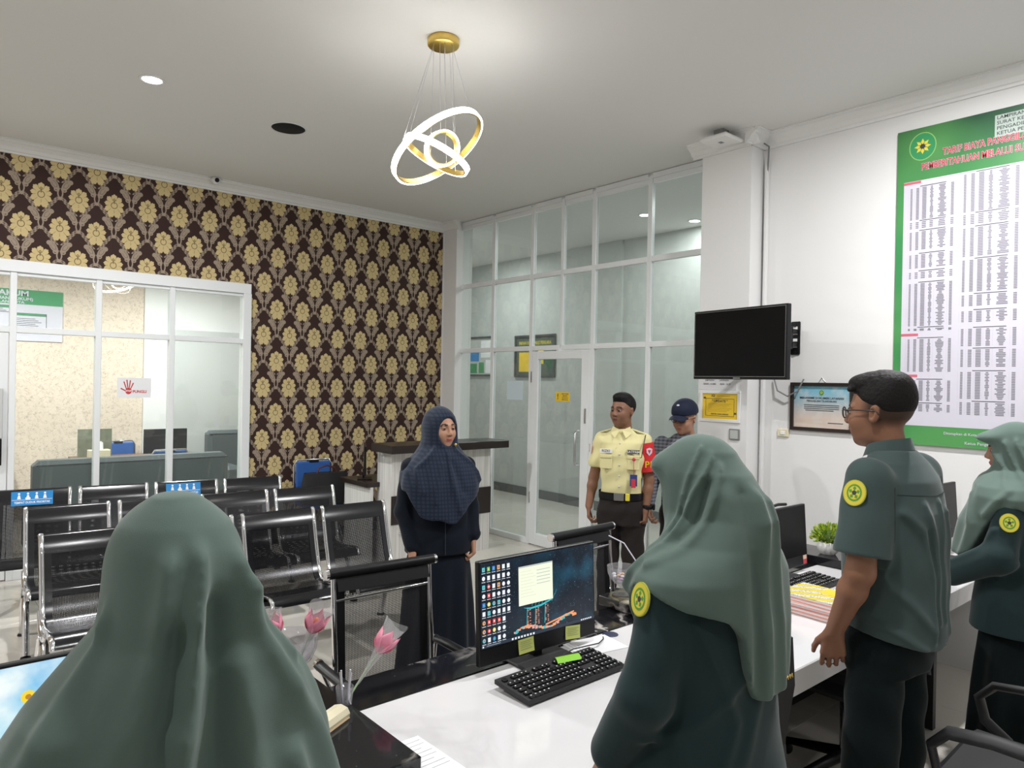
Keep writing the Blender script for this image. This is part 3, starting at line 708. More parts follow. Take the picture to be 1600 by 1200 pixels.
# ================================================================ SERVICE DESK
desk = empty('service_desk', (3.0, 1.6, 0), 0, 'long service desk with white marble top and black marble public edge', 'desk')
D = Matrix.Translation((-3.0, -1.6, 0))
def dmb(): m_ = MB(); m_.T = D; return m_
dmb().box(-1.2, 5.06, 1.24, 1.915, .655, .75, bev=.004).build('white_top', M['marblew'], desk)
dmb().box(-1.2, 5.06, 1.917, 2.12, .70, .752, bev=.003).build('public_edge_top', M['marbleb'], desk)
dmb().box(-1.2, 5.06, 1.94, 1.98, 0, .70).build('front_panel', M['blackm'], desk)
for xx in (.88, 2.52, 4.06):
    dmb().box(xx-.13, xx+.13, 1.50, 2.16, .758, .80, bev=.003).build('divider_top', M['marbleb'], desk)
    dmb().box(xx-.12, xx+.12, 1.53, 2.10, .70, .758).build('divider_side', M['marbleb'], desk)
    dmb().box(xx-.02, xx+.02, 1.34, 1.94, 0, .655).build('leg_panel', M['blackm'], desk)
tag(MB().lathe([(0, .7515), (.03, .7515), (.032, .7512), (.032, .750)], 24, 0, (2.16, 1.885, 0)).build('cable_grommet', mat('navy_plastic', (.01, .015, .06), .4)), 'round dark blue cable cap in the desk behind the keyboard', 'cap')

# ---------------------------------------------------------------- monitors
def monitor(x, y, rz, lab, w_=.556, h_=.345, z0=.795, chin=.055, tilt=-4, screen=None, lit=False, sticker=False, facing=1):
    t = empty('computer_monitor', (x, y, .75), rz, lab, 'monitor')
    T0 = Matrix.Translation((0, 0, z0-.75)) @ Matrix.Rotation(math.radians(tilt), 4, 'X')
    mb = MB(); mb.T = T0; mb.box(-w_/2, w_/2, 0, .022, -0, h_, bev=.003); mb.box(-w_*.3, w_*.3, .022, .05, .05, h_*.7, bev=.008); mb.build('casing', M['black'], t)
    mb = MB(); mb.T = T0; mb.box(-w_/2+.008, w_/2-.008, -.0012, 0, chin, h_-.008); s = mb.build('screen', screen or M['scr'], t)
    mb = MB(); mb.box(-.02, .02, .02, .045, 0.006, .16); mb.build('stand', M['black'], t)
    MB().box(-.12, .12, -.06, .14, .001, .012, bev=.004).build('base', M['blackm'], t)
    if sticker:
        mb = MB(); mb.T = T0; q(mb, w_/2-.05, w_/2-.012, .012, .035, -.0015, 0) ; 
        mb = MB(); mb.T = T0 @ Matrix.Rotation(PI/2, 4, 'X'); q(mb, w_/2-.05, w_/2-.012, .006, .030, .0012, 0); q(mb, w_/2-.05, w_/2-.012, .030, .052, .0012, 1); mb.build('sticker', [M['red'], mat('peach_print', (.75, .5, .35), .5)], t)
    return t, T0 @ Matrix.Rotation(PI/2, 4, 'X')
def emit_img(name, fn):
    m, nt, b = new_mat(name); tc, xyz = objxyz(nt); c = fn(nt, tc, xyz)
    nt.links.new(c, b.inputs['Emission Color']); b.inputs['Emission Strength'].default_value = 1.0; b.inputs['Base Color'].default_value = (.01, .01, .01, 1); b.inputs['Roughness'].default_value = .25
    return m
def night(nt, tc, xyz):
    x, y, z = xyz; n = noise(nt, tc, 9, 5); n2 = noise(nt, tc, 260, 1)
    c = mixc(nt, ((n-.45)*3.0).max(0.0).min(1.0)*((x*3.0+.6).min(1.0).max(0.0)), (.002, .008, .018), (.008, .07, .12))
    return mixc(nt, (n2*-1.0).lt(-.74, .02), c, (.15, .3, .4))
def E_(name, col, s=1.0):
    m, nt, b = new_mat(name); b.inputs['Emission Color'].default_value = (*col, 1); b.inputs['Emission Strength'].default_value = s; b.inputs['Base Color'].default_value = (.01, .01, .01, 1); return m
ma, MT = monitor(1.765, 1.865, math.radians(-1), 'lit computer monitor showing a dark desktop with icons and an open window', w_=.560, h_=.355, z0=.785, chin=.062, tilt=-3, screen=emit_img('desktop_picture', night))
icons = MB(); icons.T = MT
ic = [E_('icon_white', (.75, .78, .82)), E_('icon_teal', (.05, .55, .6)), E_('icon_red', (.8, .06, .05)), E_('icon_orange', (.85, .35, .05)), E_('icon_blue', (.05, .2, .65)), E_('icon_green', (.1, .5, .15)), E_('icon_yellow', (.8, .65, .1))]
ri = random.Random(5); X0, Y1 = -.268, .338
rowpal = [[1, 5, 4, 3, 0, 0], [0]*6, [1, 2, 0, 3, 0, 0], [0, 2, 0, 0, 0, 0], [4, 6, 1, 1, 0, 0], [0, 1, 0, 0, 0, 0], [3, 2, 2, 2, 0], [3, 2, 6, 0, 0], [1, 0, 4, 0, 0]]
for j, row in enumerate(rowpal):
    for i, c_ in enumerate(row):
        cx, cy = X0+.008+.0218*i, Y1-.012-.0298*j
        if ri.random() < .4: disc(icons, cx, cy, .0068, .0075, .0020, c_, 10)
        else: q(icons, cx-.006, cx+.006, cy-.0075, cy+.0075, .0020, c_)
        if c_ != 0: q(icons, cx-.0025, cx+.003, cy-.003, cy+.003, .0023, 0 if c_ == 2 else (c_+1) % 7)
        q(icons, cx-.008, cx+.008, cy-.0135, cy-.0118, .0020, 0)
o = icons.build('desktop_icons', ic, ma); o['kind'] = 'stuff'
wn = MB(); wn.T = MT; q(wn, -.105, .058, .175, .312, .0022, 0); q(wn, -.105, .058, .307, .312, .0024, 1)
for k in range(5): q(wn, -.02, .045, .288-.012*k, .2905-.012*k, .0025, 1)
for k in range(9): q(wn, -.095, -.045+.01*(k % 3), .292-.011*k, .2935-.011*k, .0025, 2)
wn.build('open_window', [E_('window_white', (.80, .84, .66)), E_('window_grey', (.45, .5, .45)), E_('window_pale', (.66, .68, .5))], ma)
# skyline: three towers with a boat-shaped roof, neon shoreline
sk = MB(); sk.T = MT
for k, tx in enumerate((-.058, -.018, .028)):
    for a in range(12):
        yy = .098+.0055*a; w2 = .011-.0003*a
        for b_ in (-1, 1):
            if ri.random() < .75: q(sk, tx+b_*w2*.55-.003, tx+b_*w2*.55+.003, yy, yy+.0025, .0021, ri.choice((1, 2, 3)))
    sk.add([(tx-.013, .095, .002), (tx-.010, .095, .002), (tx-.007, .165, .002), (tx-.009, .165, .002)], [[0, 1, 2, 3]], 0)
pts = [(-.085, .166), (-.05, .162), (.0, .165), (.05, .176), (.055, .172), (0, .158), (-.05, .156)]
sk.add([(a, b, .0022) for a, b in pts], [list(range(7))[::-1]], 0)
for k in range(7): sk.add([(-.045+.016*k, .166, .002), (-.0435+.016*k, .166, .002), (-.030+.018*k, .205, .002), (-.031+.018*k, .205, .002)], [[0, 1, 2, 3]], 0)
for a in range(60):
    u = a/60; x_ = -.13+.30*u; y_ = .083+.012*math.sin(u*9)+.006*u; q(sk, x_, x_+.012, y_+ri.uniform(-.006, .006), y_+ri.uniform(.004, .009), .0021, ri.choice((1, 1, 2, 0)))
for a in range(26):
    u = a/26; q(sk, .02+.14*u, .03+.14*u, .086+.022*u, .0905+.022*u, .0023, 1)
o = sk.build('skyline_picture', [E_('neon_teal', (.03, .45, .5)), E_('neon_orange', (.9, .32, .12)), E_('neon_pink', (.7, .35, .3)), E_('neon_dim', (.2, .12, .08))], ma); o['kind'] = 'stuff'
tk = MB(); tk.T = MT; q(tk, -.272, .272, .0625, .074, .0024, 0)
for k in range(8): q(tk, -.14+.014*k, -.132+.014*k, .065, .072, .0026, 1)
for k in range(6): q(tk, .20+.010*k, .206+.010*k, .066, .071, .0026, 1)
q(tk, -.268, -.262, .065, .071, .0026, 1); q(tk, -.25, -.19, .067, .070, .0026, 2); tk.build('task_bar', [E_('bar_dark', (.02, .03, .05)), ic[0], E_('bar_grey', (.2, .25, .3))], ma)
def note(x0, y0, w2, h2, rot, m, lab, T=MT, off=.002):
    t = tag(bpy.data.objects.new('sticky_note', None), lab, 'note'); COL.objects.link(t); t.matrix_world = ma.matrix_world if False else Matrix.Identity(4)
    base = Matrix.Translation((1.765, 1.865, .75)) @ Matrix.Rotation(math.radians(-1), 4, 'Z')
    t.matrix_world = base @ T @ Matrix.Translation((x0, y0, off)) @ Matrix.Rotation(rot, 4, 'Z')
    mb = MB(); mb.grid(lambda u, v: ((u-.5)*w2, (v-.5)*h2, .0005+.004*(1-v)**2), 4, 4); mb.build('sheet', m, t)
    mb = MB()
    for k in range(5): q(mb, -w2*.38, w2*(.38-.12*(k % 2)), h2*(.3-.13*k), h2*(.3-.13*k)+.0012, .0012+.004*(.5-(.3-.13*k))**2)
    mb.build('handwriting', M['ink'], t)
M['note'] = mat('yellow_green_note', (.55, .60, .16), .7)
note(-.075, .034, .072, .050, .02, M['note'], 'yellow note stuck left of centre on the bezel of the lit monitor')
note(.155, .033, .076, .048, -.1, M['note'], 'yellow note stuck towards the right end of the bezel of the lit monitor')
t = empty('green_flyer', (1.77, 1.74, .787), math.radians(-20), 'bright green folded paper lying on the back of the keyboard', 'paper')
MB().grid(lambda u, v: ((u-.5)*.09, (v-.5)*.045, .012*math.sin(PI*v)+.006*u), 4, 6).build('sheet', mat('bright_green_paper', (.25, .60, .03), .6), t)
# other monitors
m1, T1 = monitor(.27, 1.90, 0, 'lit monitor showing a blue sky and a white building, beside the nearest woman', w_=.60, h_=.335, z0=.768, chin=.035, tilt=-3, screen=emit_img('sky_desktop', lambda nt, tc, xyz: mixc(nt, (noise(nt, tc, 7, 5)*-1.0+.02).lt(-.50, .14), mixc(nt, (xyz[2]*4.0-.3).max(0.0).min(1.0), (.35, .75, .80), (.10, .42, .72)), (.80, .88, .85))))
bl = MB(); bl.T = T1
q(bl, -.20, .10, .10, .135, .0022, 0); q(bl, -.22, .12, .135, .145, .0023, 1); q(bl, -.30, .16, .035, .075, .0022, 0); q(bl, -.30, .18, .075, .088, .0023, 1)
for k in range(10): q(bl, -.19+.03*k, -.185+.03*k, .10, .133, .0024, 2)
for k in range(14): q(bl, -.28+.033*k, -.27+.033*k, .038, .073, .0024, 2)
bl.build('building_picture', [E_('bld_cream', (.72, .70, .55)), E_('bld_white', (.88, .86, .74)), E_('bld_shadow', (.25, .27, .22))], m1)
ib = MB(); ib.T = T1
for k in range(5): q(ib, -.135, -.118, .285-.055*k, .303-.055*k, .0024, 0); q(ib, -.132, -.121, .288-.055*k, .295-.055*k, .0026, 1)
disc(ib, -.045, .255, .014, .014, .0024, 2, 16); disc(ib, -.045, .255, .006, .006, .0027, 3, 12)
ib.build('desktop_icons', [ic[0], ic[2], E_('emblem_yellow', (.85, .6, .02)), E_('emblem_brown', (.45, .2, .02))], m1)['kind'] = 'stuff'
monitor(3.50, 1.88, math.radians(0), 'switched-off black monitor beside the small potted plant', w_=.53, h_=.325, z0=.79, sticker=True)
tag(MB().tube([(3.42, 1.915, 1.127), (3.50, 1.915, 1.133), (3.58, 1.915, 1.127)], .008, 8).build('webcam', M['black']), 'slim black bar resting on top of the switched-off monitor', 'device')
monitor(4.68, 1.52, math.radians(-2), 'switched-off black monitor beyond the man in the green shirt', w_=.50, h_=.33, z0=.86, sticker=True)
# small tablet display facing the public
t = empty('tablet_display', (1.93, 2.07, .752), math.radians(-4), 'small black tablet display behind the lit monitor', 'tablet')
MB().box(-.085, .085, 0, .014, .20, .325, bev=.003).build('casing', M['blackg'], t); MB().box(-.015, .015, 0, .02, .005, .21).build('stand', M['black'], t); MB().box(-.06, .06, -.04, .06, 0, .008).build('base', M['black'], t)
# keyboards
def keyboard(x, y, rz, lab, L=.455, W=.165):
    t = empty('keyboard', (x, y, .7505), rz, lab, 'keyboard')
    body = MB(); body.prism([(-W/2, .006), (W/2, .020), (W/2, .034), (-W/2, .022)], -L/2, L/2, 'x'); body.build('case', M['blackm'], t)
    k = MB(); rows = 6; T_ = Matrix.Rotation(math.atan2(.012, W), 4, 'X')
    k.T = Matrix.Translation((0, 0, .028)) @ T_
    for r in range(rows):
        y0 = W/2-.018-r*.0245-(.006 if r else 0)
        for seg, (a, n) in enumerate(((-L/2+.012, 15), (-L/2+.306, 3), (-L/2+.372, 4))):
            if seg and r == 3 and seg == 1: continue
            i = 0
            while i < n:
                wd = 1
                if seg == 0 and r == 5: wd = 6 if i == 4 else 1
                if seg == 0 and r in (2, 3, 4) and i == 0: wd = 1.5
                x0 = a+i*.0192
                if r == 0 and seg == 0 and i in (1, 6, 11): i += 1; continue
                k.box(x0, min(x0+.0172*wd+(wd-1)*.002, a+n*.0192-.002), y0-.017, y0, 0, .007, 0, bev=.0015)
                if ri.random() < .93: k.add([(x0+.005, y0-.008, .0072), (x0+.010, y0-.008, .0072), (x0+.010, y0-.004, .0072), (x0+.005, y0-.004, .0072)], [[0, 1, 2, 3]], 1)
                i += int(math.ceil(wd))
    o = k.build('keys', [M['black'], M['paper']], t); o['kind'] = 'stuff'
    return t
kb = keyboard(1.70, 1.695, math.radians(1), 'black keyboard in front of the lit monitor')
keyboard(3.42, 1.725, 0, 'black keyboard in front of the switched-off monitor near the folders')
keyboard(4.42, 1.38, 0, 'black keyboard on the desk beyond the man in the green shirt')
mb = MB(); mb.tube([(1.74, 1.79, .772), (1.80, 1.80, .774), (1.88, 1.82, .775), (2.02, 1.82, .765), (2.08, 1.85, .76), (2.10, 1.87, .758)], .0025, 6); tag(mb.build('keyboard_cable', M['cableb']), 'thin black cable running from the keyboard behind the lit monitor', 'cable')
mb = MB(); mb.tube([(4.86, 1.50, .90), (4.95, 1.46, .86), (4.98, 1.40, .80), (4.9, 1.35, .757), (4.7, 1.33, .755), (4.55, 1.45, .755)], .004, 6); tag(mb.build('monitor_cable', M['cableb']), 'black cable drooping beside the far monitor onto the desk', 'cable')
# papers
def papersheet(x, y, rz, lab, w2=.21, h2=.297, lines=12, z=.751, m='paper'):
    t = empty('paper_sheet', (x, y, z), rz, lab, 'paper'); MB().box(-w2/2, w2/2, -h2/2, h2/2, 0, .0008).build('sheet', M[m], t)
    mb = MB()
    for k in range(lines): q(mb, -w2*.4, w2*(.4-.2*(k % 3 == 2)), h2*(.42-.07*k), h2*(.42-.07*k)+.0018, .001)
    mb.build('print', M['ink'], t)
papersheet(1.064, 1.53, math.radians(1), 'white printed sheet on the desk beside the black marble divider', .105, .29, 8)
papersheet(1.10, 1.40, math.radians(14), 'reddish printed form peeking out under the white sheet', lines=14, z=.7505, m='pinkpaper') if 'pinkpaper' in M else None
papersheet(2.02, 1.84, math.radians(80), 'white sheet lying half under the lit monitor', .15, .21, 3)
papersheet(3.46, 1.86, math.radians(90), 'white sheet lying under the switched-off monitor', .15, .25, 2)
papersheet(4.72, 1.42, math.radians(50), 'white sheet lying beside the far keyboard', .21, .297, 3)
# folders
M['pinkpaper'] = mat('pink_card', (.80, .42, .36), .7)
def batik():
    m, nt, b = new_mat('yellow_patterned_cover'); tc, (x, y, z) = objxyz(nt)
    s = ((x*1.0+y*.6)*75.0).sin(); n = noise(nt, tc, 120, 2)
    c = mixc(nt, (s*-1.0).lt(-.1, .05), (.62, .50, .03), (.70, .68, .62)); c = mixc(nt, ((n-.5).abs()).lt(.03, .01)*((s*-1.0).lt(.4, .1)), c, (.10, .09, .03))
    nt.links.new(c, b.inputs['Base Color']); b.inputs['Roughness'].default_value = .5; return m
bm_ = batik()
for k in range(6):
    lab = 'pink card folder in the pile beside the man, %s' % ['at the bottom', 'second from the bottom', 'third from the bottom', 'third from the top', 'second from the top', ''][k]
    if k == 5: lab = 'pink folder with yellow patterned cover on top of the pile'
    t = empty('document_folder', (3.12+.004*(k % 3-1), 1.475+.006*((k*7) % 3-1), .7515+.0135*k), math.radians(-3+1.3*((k*5) % 4)), lab, 'folder', 'pink folders piled on the desk')
    MB().box(-.115, .115, -.16, .16, 0, .003, bev=.001).build('cover', M['pinkpaper'], t); MB().box(-.113, .113, -.157, .157, .003, .010).build('pages', M['paper'], t)
    MB().box(-.115, .115, -.16, .16, .010, .013, bev=.001).build('cover', bm_ if k == 5 else M['pinkpaper'], t)
    if k == 5: MB().box(.01, .10, -.10, .03, .0131, .0136).build('label', M['yellow'], t)
# goblets, tulips, cup, stapler, plant
M['gl'] = glass_mat('goblet_glass', (.93, .92, .95), .10, 1.6)
def goblet(x, y, s, lab):
    t = empty('glass_goblet', (x, y, .80), 0, lab, 'goblet')
    pr = [(.0, .0), (.042, .0), (.043, .006), (.02, .012), (.009, .022), (.008, .036), (.016, .044), (.030, .052), (.052, .075), (.063, .100), (.066, .130), (.0635, .130), (.060, .101), (.049, .078), (.028, .056), (0, .05)]
    mb = MB(); mb.lathe([(r*s, z*s) for r, z in pr], 28); mb.build('glass', M['gl'], t); return t
g2 = goblet(2.475, 2.10, 1.0, 'clear glass goblet with sweets on the divider by the lit monitor')
sw = MB(); rr = random.Random(2)
for k in range(16):
    a = rr.uniform(0, 2*PI); r_ = rr.uniform(0, .034); sw.ell((r_*math.cos(a), r_*math.sin(a), .072+rr.uniform(0, .022)), (.009, .009, .006), k % 3, 8, 5)
o = sw.build('sweets', [mat('lilac_sweet', (.62, .42, .60), .3), mat('golden_sweet', (.75, .5, .2), .3), M['paper']], g2); o['kind'] = 'stuff'
g1 = goblet(.905, 2.07, 1.28, 'large clear goblet holding pink artificial tulips beside the nearest woman')
M['tulip'] = mat('pink_petal', (.85, .30, .42), .5, vary=.15); M['tulipc'] = mat('orange_stamen', (.85, .22, .08), .5); M['stem'] = mat('pale_green_stem', (.35, .50, .28), .5); M['wrap'] = glass_mat('clear_wrap', (.92, .90, .92), .22)
def tulip(base, tip, lab, s=1., wrap=True):
    t = empty('artificial_tulip', base, 0, lab, 'flower'); d = Vector(tip)-Vector(base); L = d.length
    R0 = d.to_track_quat('Z', 'Y').to_matrix().to_4x4()
    mb = MB(); mb.T = R0; mb.tube([(0, 0, 0), (.003, 0, L*.4), (0, 0, L*.78)], [.003, .0028, .0025], 6); mb.build('stem', M['stem'], t)
    for k in range(5):
        mb = MB(); mb.T = R0 @ Matrix.Translation((0, 0, L*.76)) @ Matrix.Rotation(2*PI*k/5, 4, 'Z')
        mb.grid(lambda u, v: ((.004+.021*math.sin(PI*min(v, .85)*.62)*(1+.15*v))*s*math.cos((u-.5)*1.3), (.021)*s*math.sin((u-.5)*2.4)*math.sin(PI*(.08+.86*v)), .058*s*v*(1-.18*abs(u-.5)*2)), 5, 6)
        mb.build('petal', M['tulip'], t)
    mb = MB(); mb.T = R0; mb.ell((0, 0, L*.76+.028*s), (.006*s, .006*s, .014*s)); mb.build('stamen', M['tulipc'], t)
    if wrap:
        mb = MB(); mb.T = R0; mb.grid(lambda u, v: ((.004+.030*s*v**1.6)*math.cos(2*PI*u), (.004+.030*s*v**1.6)*math.sin(2*PI*u)*(.9+.1*math.sin(9*u)), L*.28+(L*.72+.04*s)*v+.006*v*math.sin(14*u)), 22, 6); mb.build('wrapping', M['wrap'], t)
tulip((1.00, 1.885, .803), (1.145, 1.90, .955), 'pink artificial tulip in clear wrap standing in the small cup', 1.25)
tulip((.92, 2.06, .865), (.965, 2.02, 1.01), 'pink artificial tulip at the right rim of the large goblet', 1.25)
tulip((.90, 2.08, .865), (.86, 2.09, 1.0), 'pink artificial tulip leaning left in the large goblet', 1.2)
t = empty('pen_cup', (.995, 1.885, .801), 0, 'small clear cup of pens on the divider corner', 'cup')
MB().lathe([(0, 0), (.022, 0), (.026, .05), (.024, .05), (.02, .003), (0, .003)], 16).build('cup', M['gl'], t)
for k in range(4): MB().tube([(.01*math.cos(k*1.7), .01*math.sin(k*1.7), .004), (.02*math.cos(k*1.7), .02*math.sin(k*1.7), .085+.006*k)], .003, 6).build('pen', M['print'] if k % 2 else M['steel'], t)
t = empty('stapler', (.905, 1.80, .80), math.radians(28), 'cream rounded paper punch on the black marble divider', 'stapler')
mb = MB(); mb.prism([(-.028, 0), (.028, 0), (.030, .012), (.022, .026), (.0, .032), (-.022, .026), (-.030, .012)], -.055, .055, 'x'); mb.build('body', M['cream'], t)
MB().box(-.05, .05, -.034, .034, 0, .004, bev=.001).build('base', mat('tan_plastic', (.45, .33, .2), .4), t)
# potted plant
t = empty('potted_plant', (4.04, 1.90, .80), 0, 'small round artificial plant with yellow-green leaves in white pot', 'plant')
mb = MB(); mb.grid(lambda u, v: ((.03+.028*math.sin(PI*(.1+.75*v)))*(1+.05*math.cos(10*2*PI*u))*math.cos(2*PI*u), (.03+.028*math.sin(PI*(.1+.75*v)))*(1+.05*math.cos(10*2*PI*u))*math.sin(2*PI*u), .078*v+.001), 60, 8); mb.lathe([(0, .001), (.032, .001)], 20); mb.lathe([(0, .07), (.045, .072)], 20); mb.build('pot', M['white'], t)
lf = MB(); rr = random.Random(4)
for k in range(420):
    a = rr.uniform(0, 2*PI); e = math.asin(rr.uniform(-.15, 1)); R_ = rr.uniform(.055, .088); d = Vector((math.cos(a)*math.cos(e), math.sin(a)*math.cos(e), math.sin(e)*.95))
    c = Vector((0, 0, .085))+d*R_; s1 = d.orthogonal().normalized(); s1.rotate(Matrix.Rotation(rr.uniform(0, 6), 3, d)); tip = c+d*.020+Vector((0, 0, .004)); lw = .006
    lf.add([c-s1*lw*.5, c+s1*lw*.5, c+d*.010+s1*lw, tip, c+d*.010-s1*lw], [[0, 1, 2, 3, 4]], 0 if rr.random() < .6 else 1)
o = lf.build('leaves', [mat('lime_leaf', (.42, .52, .03), .5), mat('green_leaf', (.16, .30, .02), .5)], t); o['kind'] = 'stuff'
MB().ell((0, 0, .09), (.055, .055, .05)).build('foliage_core', mat('moss', (.05, .09, .01), .9), t)
t = empty('hanging_cord', (2.66, 2.12, .80), 0, 'thin pale cord with green tuft hanging over the right mesh chair', 'decoration')
MB().tube([(.0, 0, 0), (.0, .04, .10), (-.03, .10, .19), (-.05, .18, .215)], .003, 6).build('cord', M['print'], t)
lf = MB()
for k in range(50):
    d = Vector((rr.uniform(-1, 1), rr.uniform(-1, 1), rr.uniform(-.6, 1))).normalized(); c = d*.004+Vector((0, 0, .02)); s1 = d.orthogonal().normalized()*.004
    lf.add([c-s1, c+s1, c+d*.022], [[0, 1, 2]])
o = lf.build('tuft', mat('pale_leaf', (.40, .50, .20), .5), t); o['kind'] = 'stuff'

# ================================================================ CHAIRS
def bench(x0, x1, y0, y1, lab, stickers=()):
    n = 4; L = math.hypot(x1-x0, y1-y0); t = empty('waiting_bench', (x0, y0, 0), math.atan2(y1-y0, x1-x0), lab, 'bench', 'black and chrome waiting benches')
    prof = [(0, .80), (.004, .835), (-.008, .845), (-.022, .835), (-.05, .74), (-.085, .62), (-.125, .50), (-.155, .43), (-.19, .395), (-.25, .385), (-.35, .395), (-.45, .412), (-.53, .42), (-.575, .405), (-.59, .37)]
    pr = [(a, b-.0) for a, b in prof]
    pitch = (L+.055)/n; sw = pitch-.055
    def strip(mb, xa, xb, i0, i1, off=0., mi=0):
        P_ = pr[i0:i1]
        vs = []
        for i, (a, b) in enumerate(P_):
            j = i+i0; p0 = pr[max(j-1, 0)]; p1 = pr[min(j+1, len(pr)-1)]; d = Vector((p1[0]-p0[0], p1[1]-p0[1])).normalized(); nx, nz = -d.y, d.x
            vs += [(xa, a-nx*off*-1, b+nz*off), (xb, a-nx*off*-1, b+nz*off)]
        mb.add(vs, [[2*i, 2*i+1, 2*i+3, 2*i+2] for i in range(len(P_)-1)], mi, True)
    for k in range(n):
        xa = k*pitch; xb = xa+sw
        s = bpy.data.objects.new('seat', None); link(s, t)
        mb = MB(); strip(mb, xa+.05, xb-.05, 4, 13); mb.build('perforated_sheet', M['perf'], s)
        mb = MB()
        for off in (.003, -.003):
            strip(mb, xa+.02, xb-.02, 0, 5, off); strip(mb, xa+.02, xb-.02, 12, 15, off); strip(mb, xa+.015, xa+.055, 4, 13, off); strip(mb, xb-.055, xb-.015, 4, 13, off)
        mb.build('sheet_border', M['seatblk'], s)
        for xx in (xa+.008, xb-.008):
            mb = MB(); mb.tube([(xx, a, b) for a, b in pr[2:]], .0145, 8, flat=(.75, 1)); mb.build('side_trim', M['chrome'], s)
        if k in stickers:
            mb = MB(); T_ = plane_frame(((xa+xb)/2+(-.03 if k else -.01), -.052, .785), (1, 0, 0), (0, .26, .96)); mb.T = T_
            q(mb, -.135, .135, -.058, .050, .004, 0)
            for i_, xx in enumerate((-.085, -.028, .028, .082)):
                disc(mb, xx, .033, .008, .008, .005, 1, 10); mb.add([(xx-.012, -.008, .005), (xx+.012, -.008, .005), (xx+.006, .022, .005), (xx-.006, .022, .005)], [[0, 1, 2, 3]], 1)
                if i_ == 1: disc(mb, xx, -.004, .018, .012, .0048, 1, 12)
            q(mb, -.13, .13, -.016, -.013, .005, 1)
            mb.T = T_ @ Matrix.Translation((0, -.036, .005)); text_mb(mb, 'TEMPAT DUDUK PRIORITAS', .0235, 1, 0, 'CENTER', .78, .02)
            mb.build('priority_sticker', [M['sblue'], M['paper']], t)
    MB().box(-.02, L+.02, -.34, -.28, .30, .345, bev=.004).build('beam', M['seatblk'], t)
    MB().box(-.0, L, -.30, -.29, .345, .38).build('beam_bracket', M['seatblk'], t)
    for xx in (.0, pitch*n-.055-.02):
        for nm, pts in (('leg', [(xx, -.26, .35), (xx, -.17, .31), (xx, -.09, .20), (xx, -.05, .06), (xx, -.03, .015)]), ('leg', [(xx, -.31, .33), (xx, -.38, .30), (xx, -.46, .19), (xx, -.50, .06), (xx, -.52, .015)])):
            MB().tube(pts, .021, 10).build(nm, M['chrome'], t)
        for yy in (-.03, -.52): MB().lathe([(0, .012), (.026, .012), (.03, 0), (0, 0)], 14, 0, (xx, yy, 0)).build('foot_pad', M['black'], t)
        MB().tube([(xx, -.13, .45), (xx, -.20, .36), (xx, -.27, .34), (xx, -.36, .355), (xx, -.42, .40)], .017, 8).build('seat_bracket', M['chrome'], t)
    return t
bench(.595, 2.755, 4.74, 4.67, 'front black perforated steel four-seat bench with chrome trim, nearest row')
bench(.635, 2.795, 5.74, 5.58, 'middle black perforated steel four-seat bench between two others')
bench(.555, 2.66, 6.68, 6.36, 'rear black perforated bench with blue priority stickers, against the partition', stickers=(0, 2))

def net_chair(x, y, rz, lab):   # faces local -y, back plane around y=0
    t = empty('mesh_visitor_chair', (x, y, 0), rz, lab, 'chair', 'black mesh visitor chairs across the desk'); w2 = .21
    bp = [(.03, 1.00), (.02, .85), (.0, .70), (-.01, .58), (-.03, .50), (-.09, .455), (-.25, .45), (-.42, .455)]
    for s in (-1, 1):
        MB().tube([(s*w2, a, b) for a, b in bp], .011, 8).build('side_tube', M['chrome'], t)
        arm = MB().tube([(s*(w2+.045), .04, .655), (s*(w2+.05), -.02, .66), (s*(w2+.05), -.24, .665)], .019, 8, flat=(.7, 1.3)); arm.build('armrest', M['black'], t)
        MB().tube([(s*(w2+.045), .055, .655), (s*(w2+.045), .035, .655)], .021, 10).build('armrest_cap', M['chrome'], t)
        MB().tube([(s*(w2+.05), -.24, .655), (s*(w2+.05), -.34, .63), (s*(w2+.04), -.37, .5), (s*(w2+.02), -.36, .1), (s*(w2+.02), -.33, .02), (s*(w2+.02), .05, .012), (s*(w2+.02), .12, .012)], .012, 8).build('leg', M['chrome'], t)
        MB().tube([(s*(w2+.045), .04, .65), (s*(w2+.01), -.0, .55)], .010, 8).build('arm_bracket', M['chrome'], t)
    MB().tube([(-w2-.02, .03, 1.0), (w2+.02, .03, 1.0)], .021, 12).build('top_rail', M['black'], t)
    for s in (-1, 1): MB().tube([(s*(w2+.02), .03, 1.0), (s*(w2+.032), .03, 1.0)], .020, 12).build('rail_cap', M['chrome'], t)
    MB().tube([(-w2, .028, .895), (w2, .028, .905)], .008, 6).build('cross_tube', M['chrome'], t)
    mb = MB(); mb.grid(lambda u, v: (-w2+.01+(2*w2-.02)*u, .028-.03*v+.012*math.sin(PI*u), 1.0-.47*v), 6, 6); mb.build('back_net', M['net'], t)
    for s in (-1, 1): 
        mb = MB(); mb.grid(lambda u, v: (s*(w2-.012-.032*u), .024-.03*v+.004, 1.0-.47*v), 1, 6); mb.build('net_hem', M['black'], t)
    mb = MB(); mb.grid(lambda u, v: (-w2+.01+(2*w2-.02)*u, .022-.02*v, .985-.05*v), 4, 2); mb.build('back_pad', M['black'], t)
    MB().box(-w2, w2, -.44, -.06, .44, .475, bev=.01).build('seat', M['blackm'], t)
    MB().tube([(-w2-.02, -.36, .25), (w2+.02, -.36, .25)], .010, 8).build('leg_stretcher', M['chrome'], t)
    return t
net_chair(1.475, 2.465, math.radians(-4), 'black mesh chrome-armed chair directly behind the wrapped tulip')
net_chair(2.63, 2.46, math.radians(3), 'black mesh chair partly hidden behind the lit monitor and goblet')

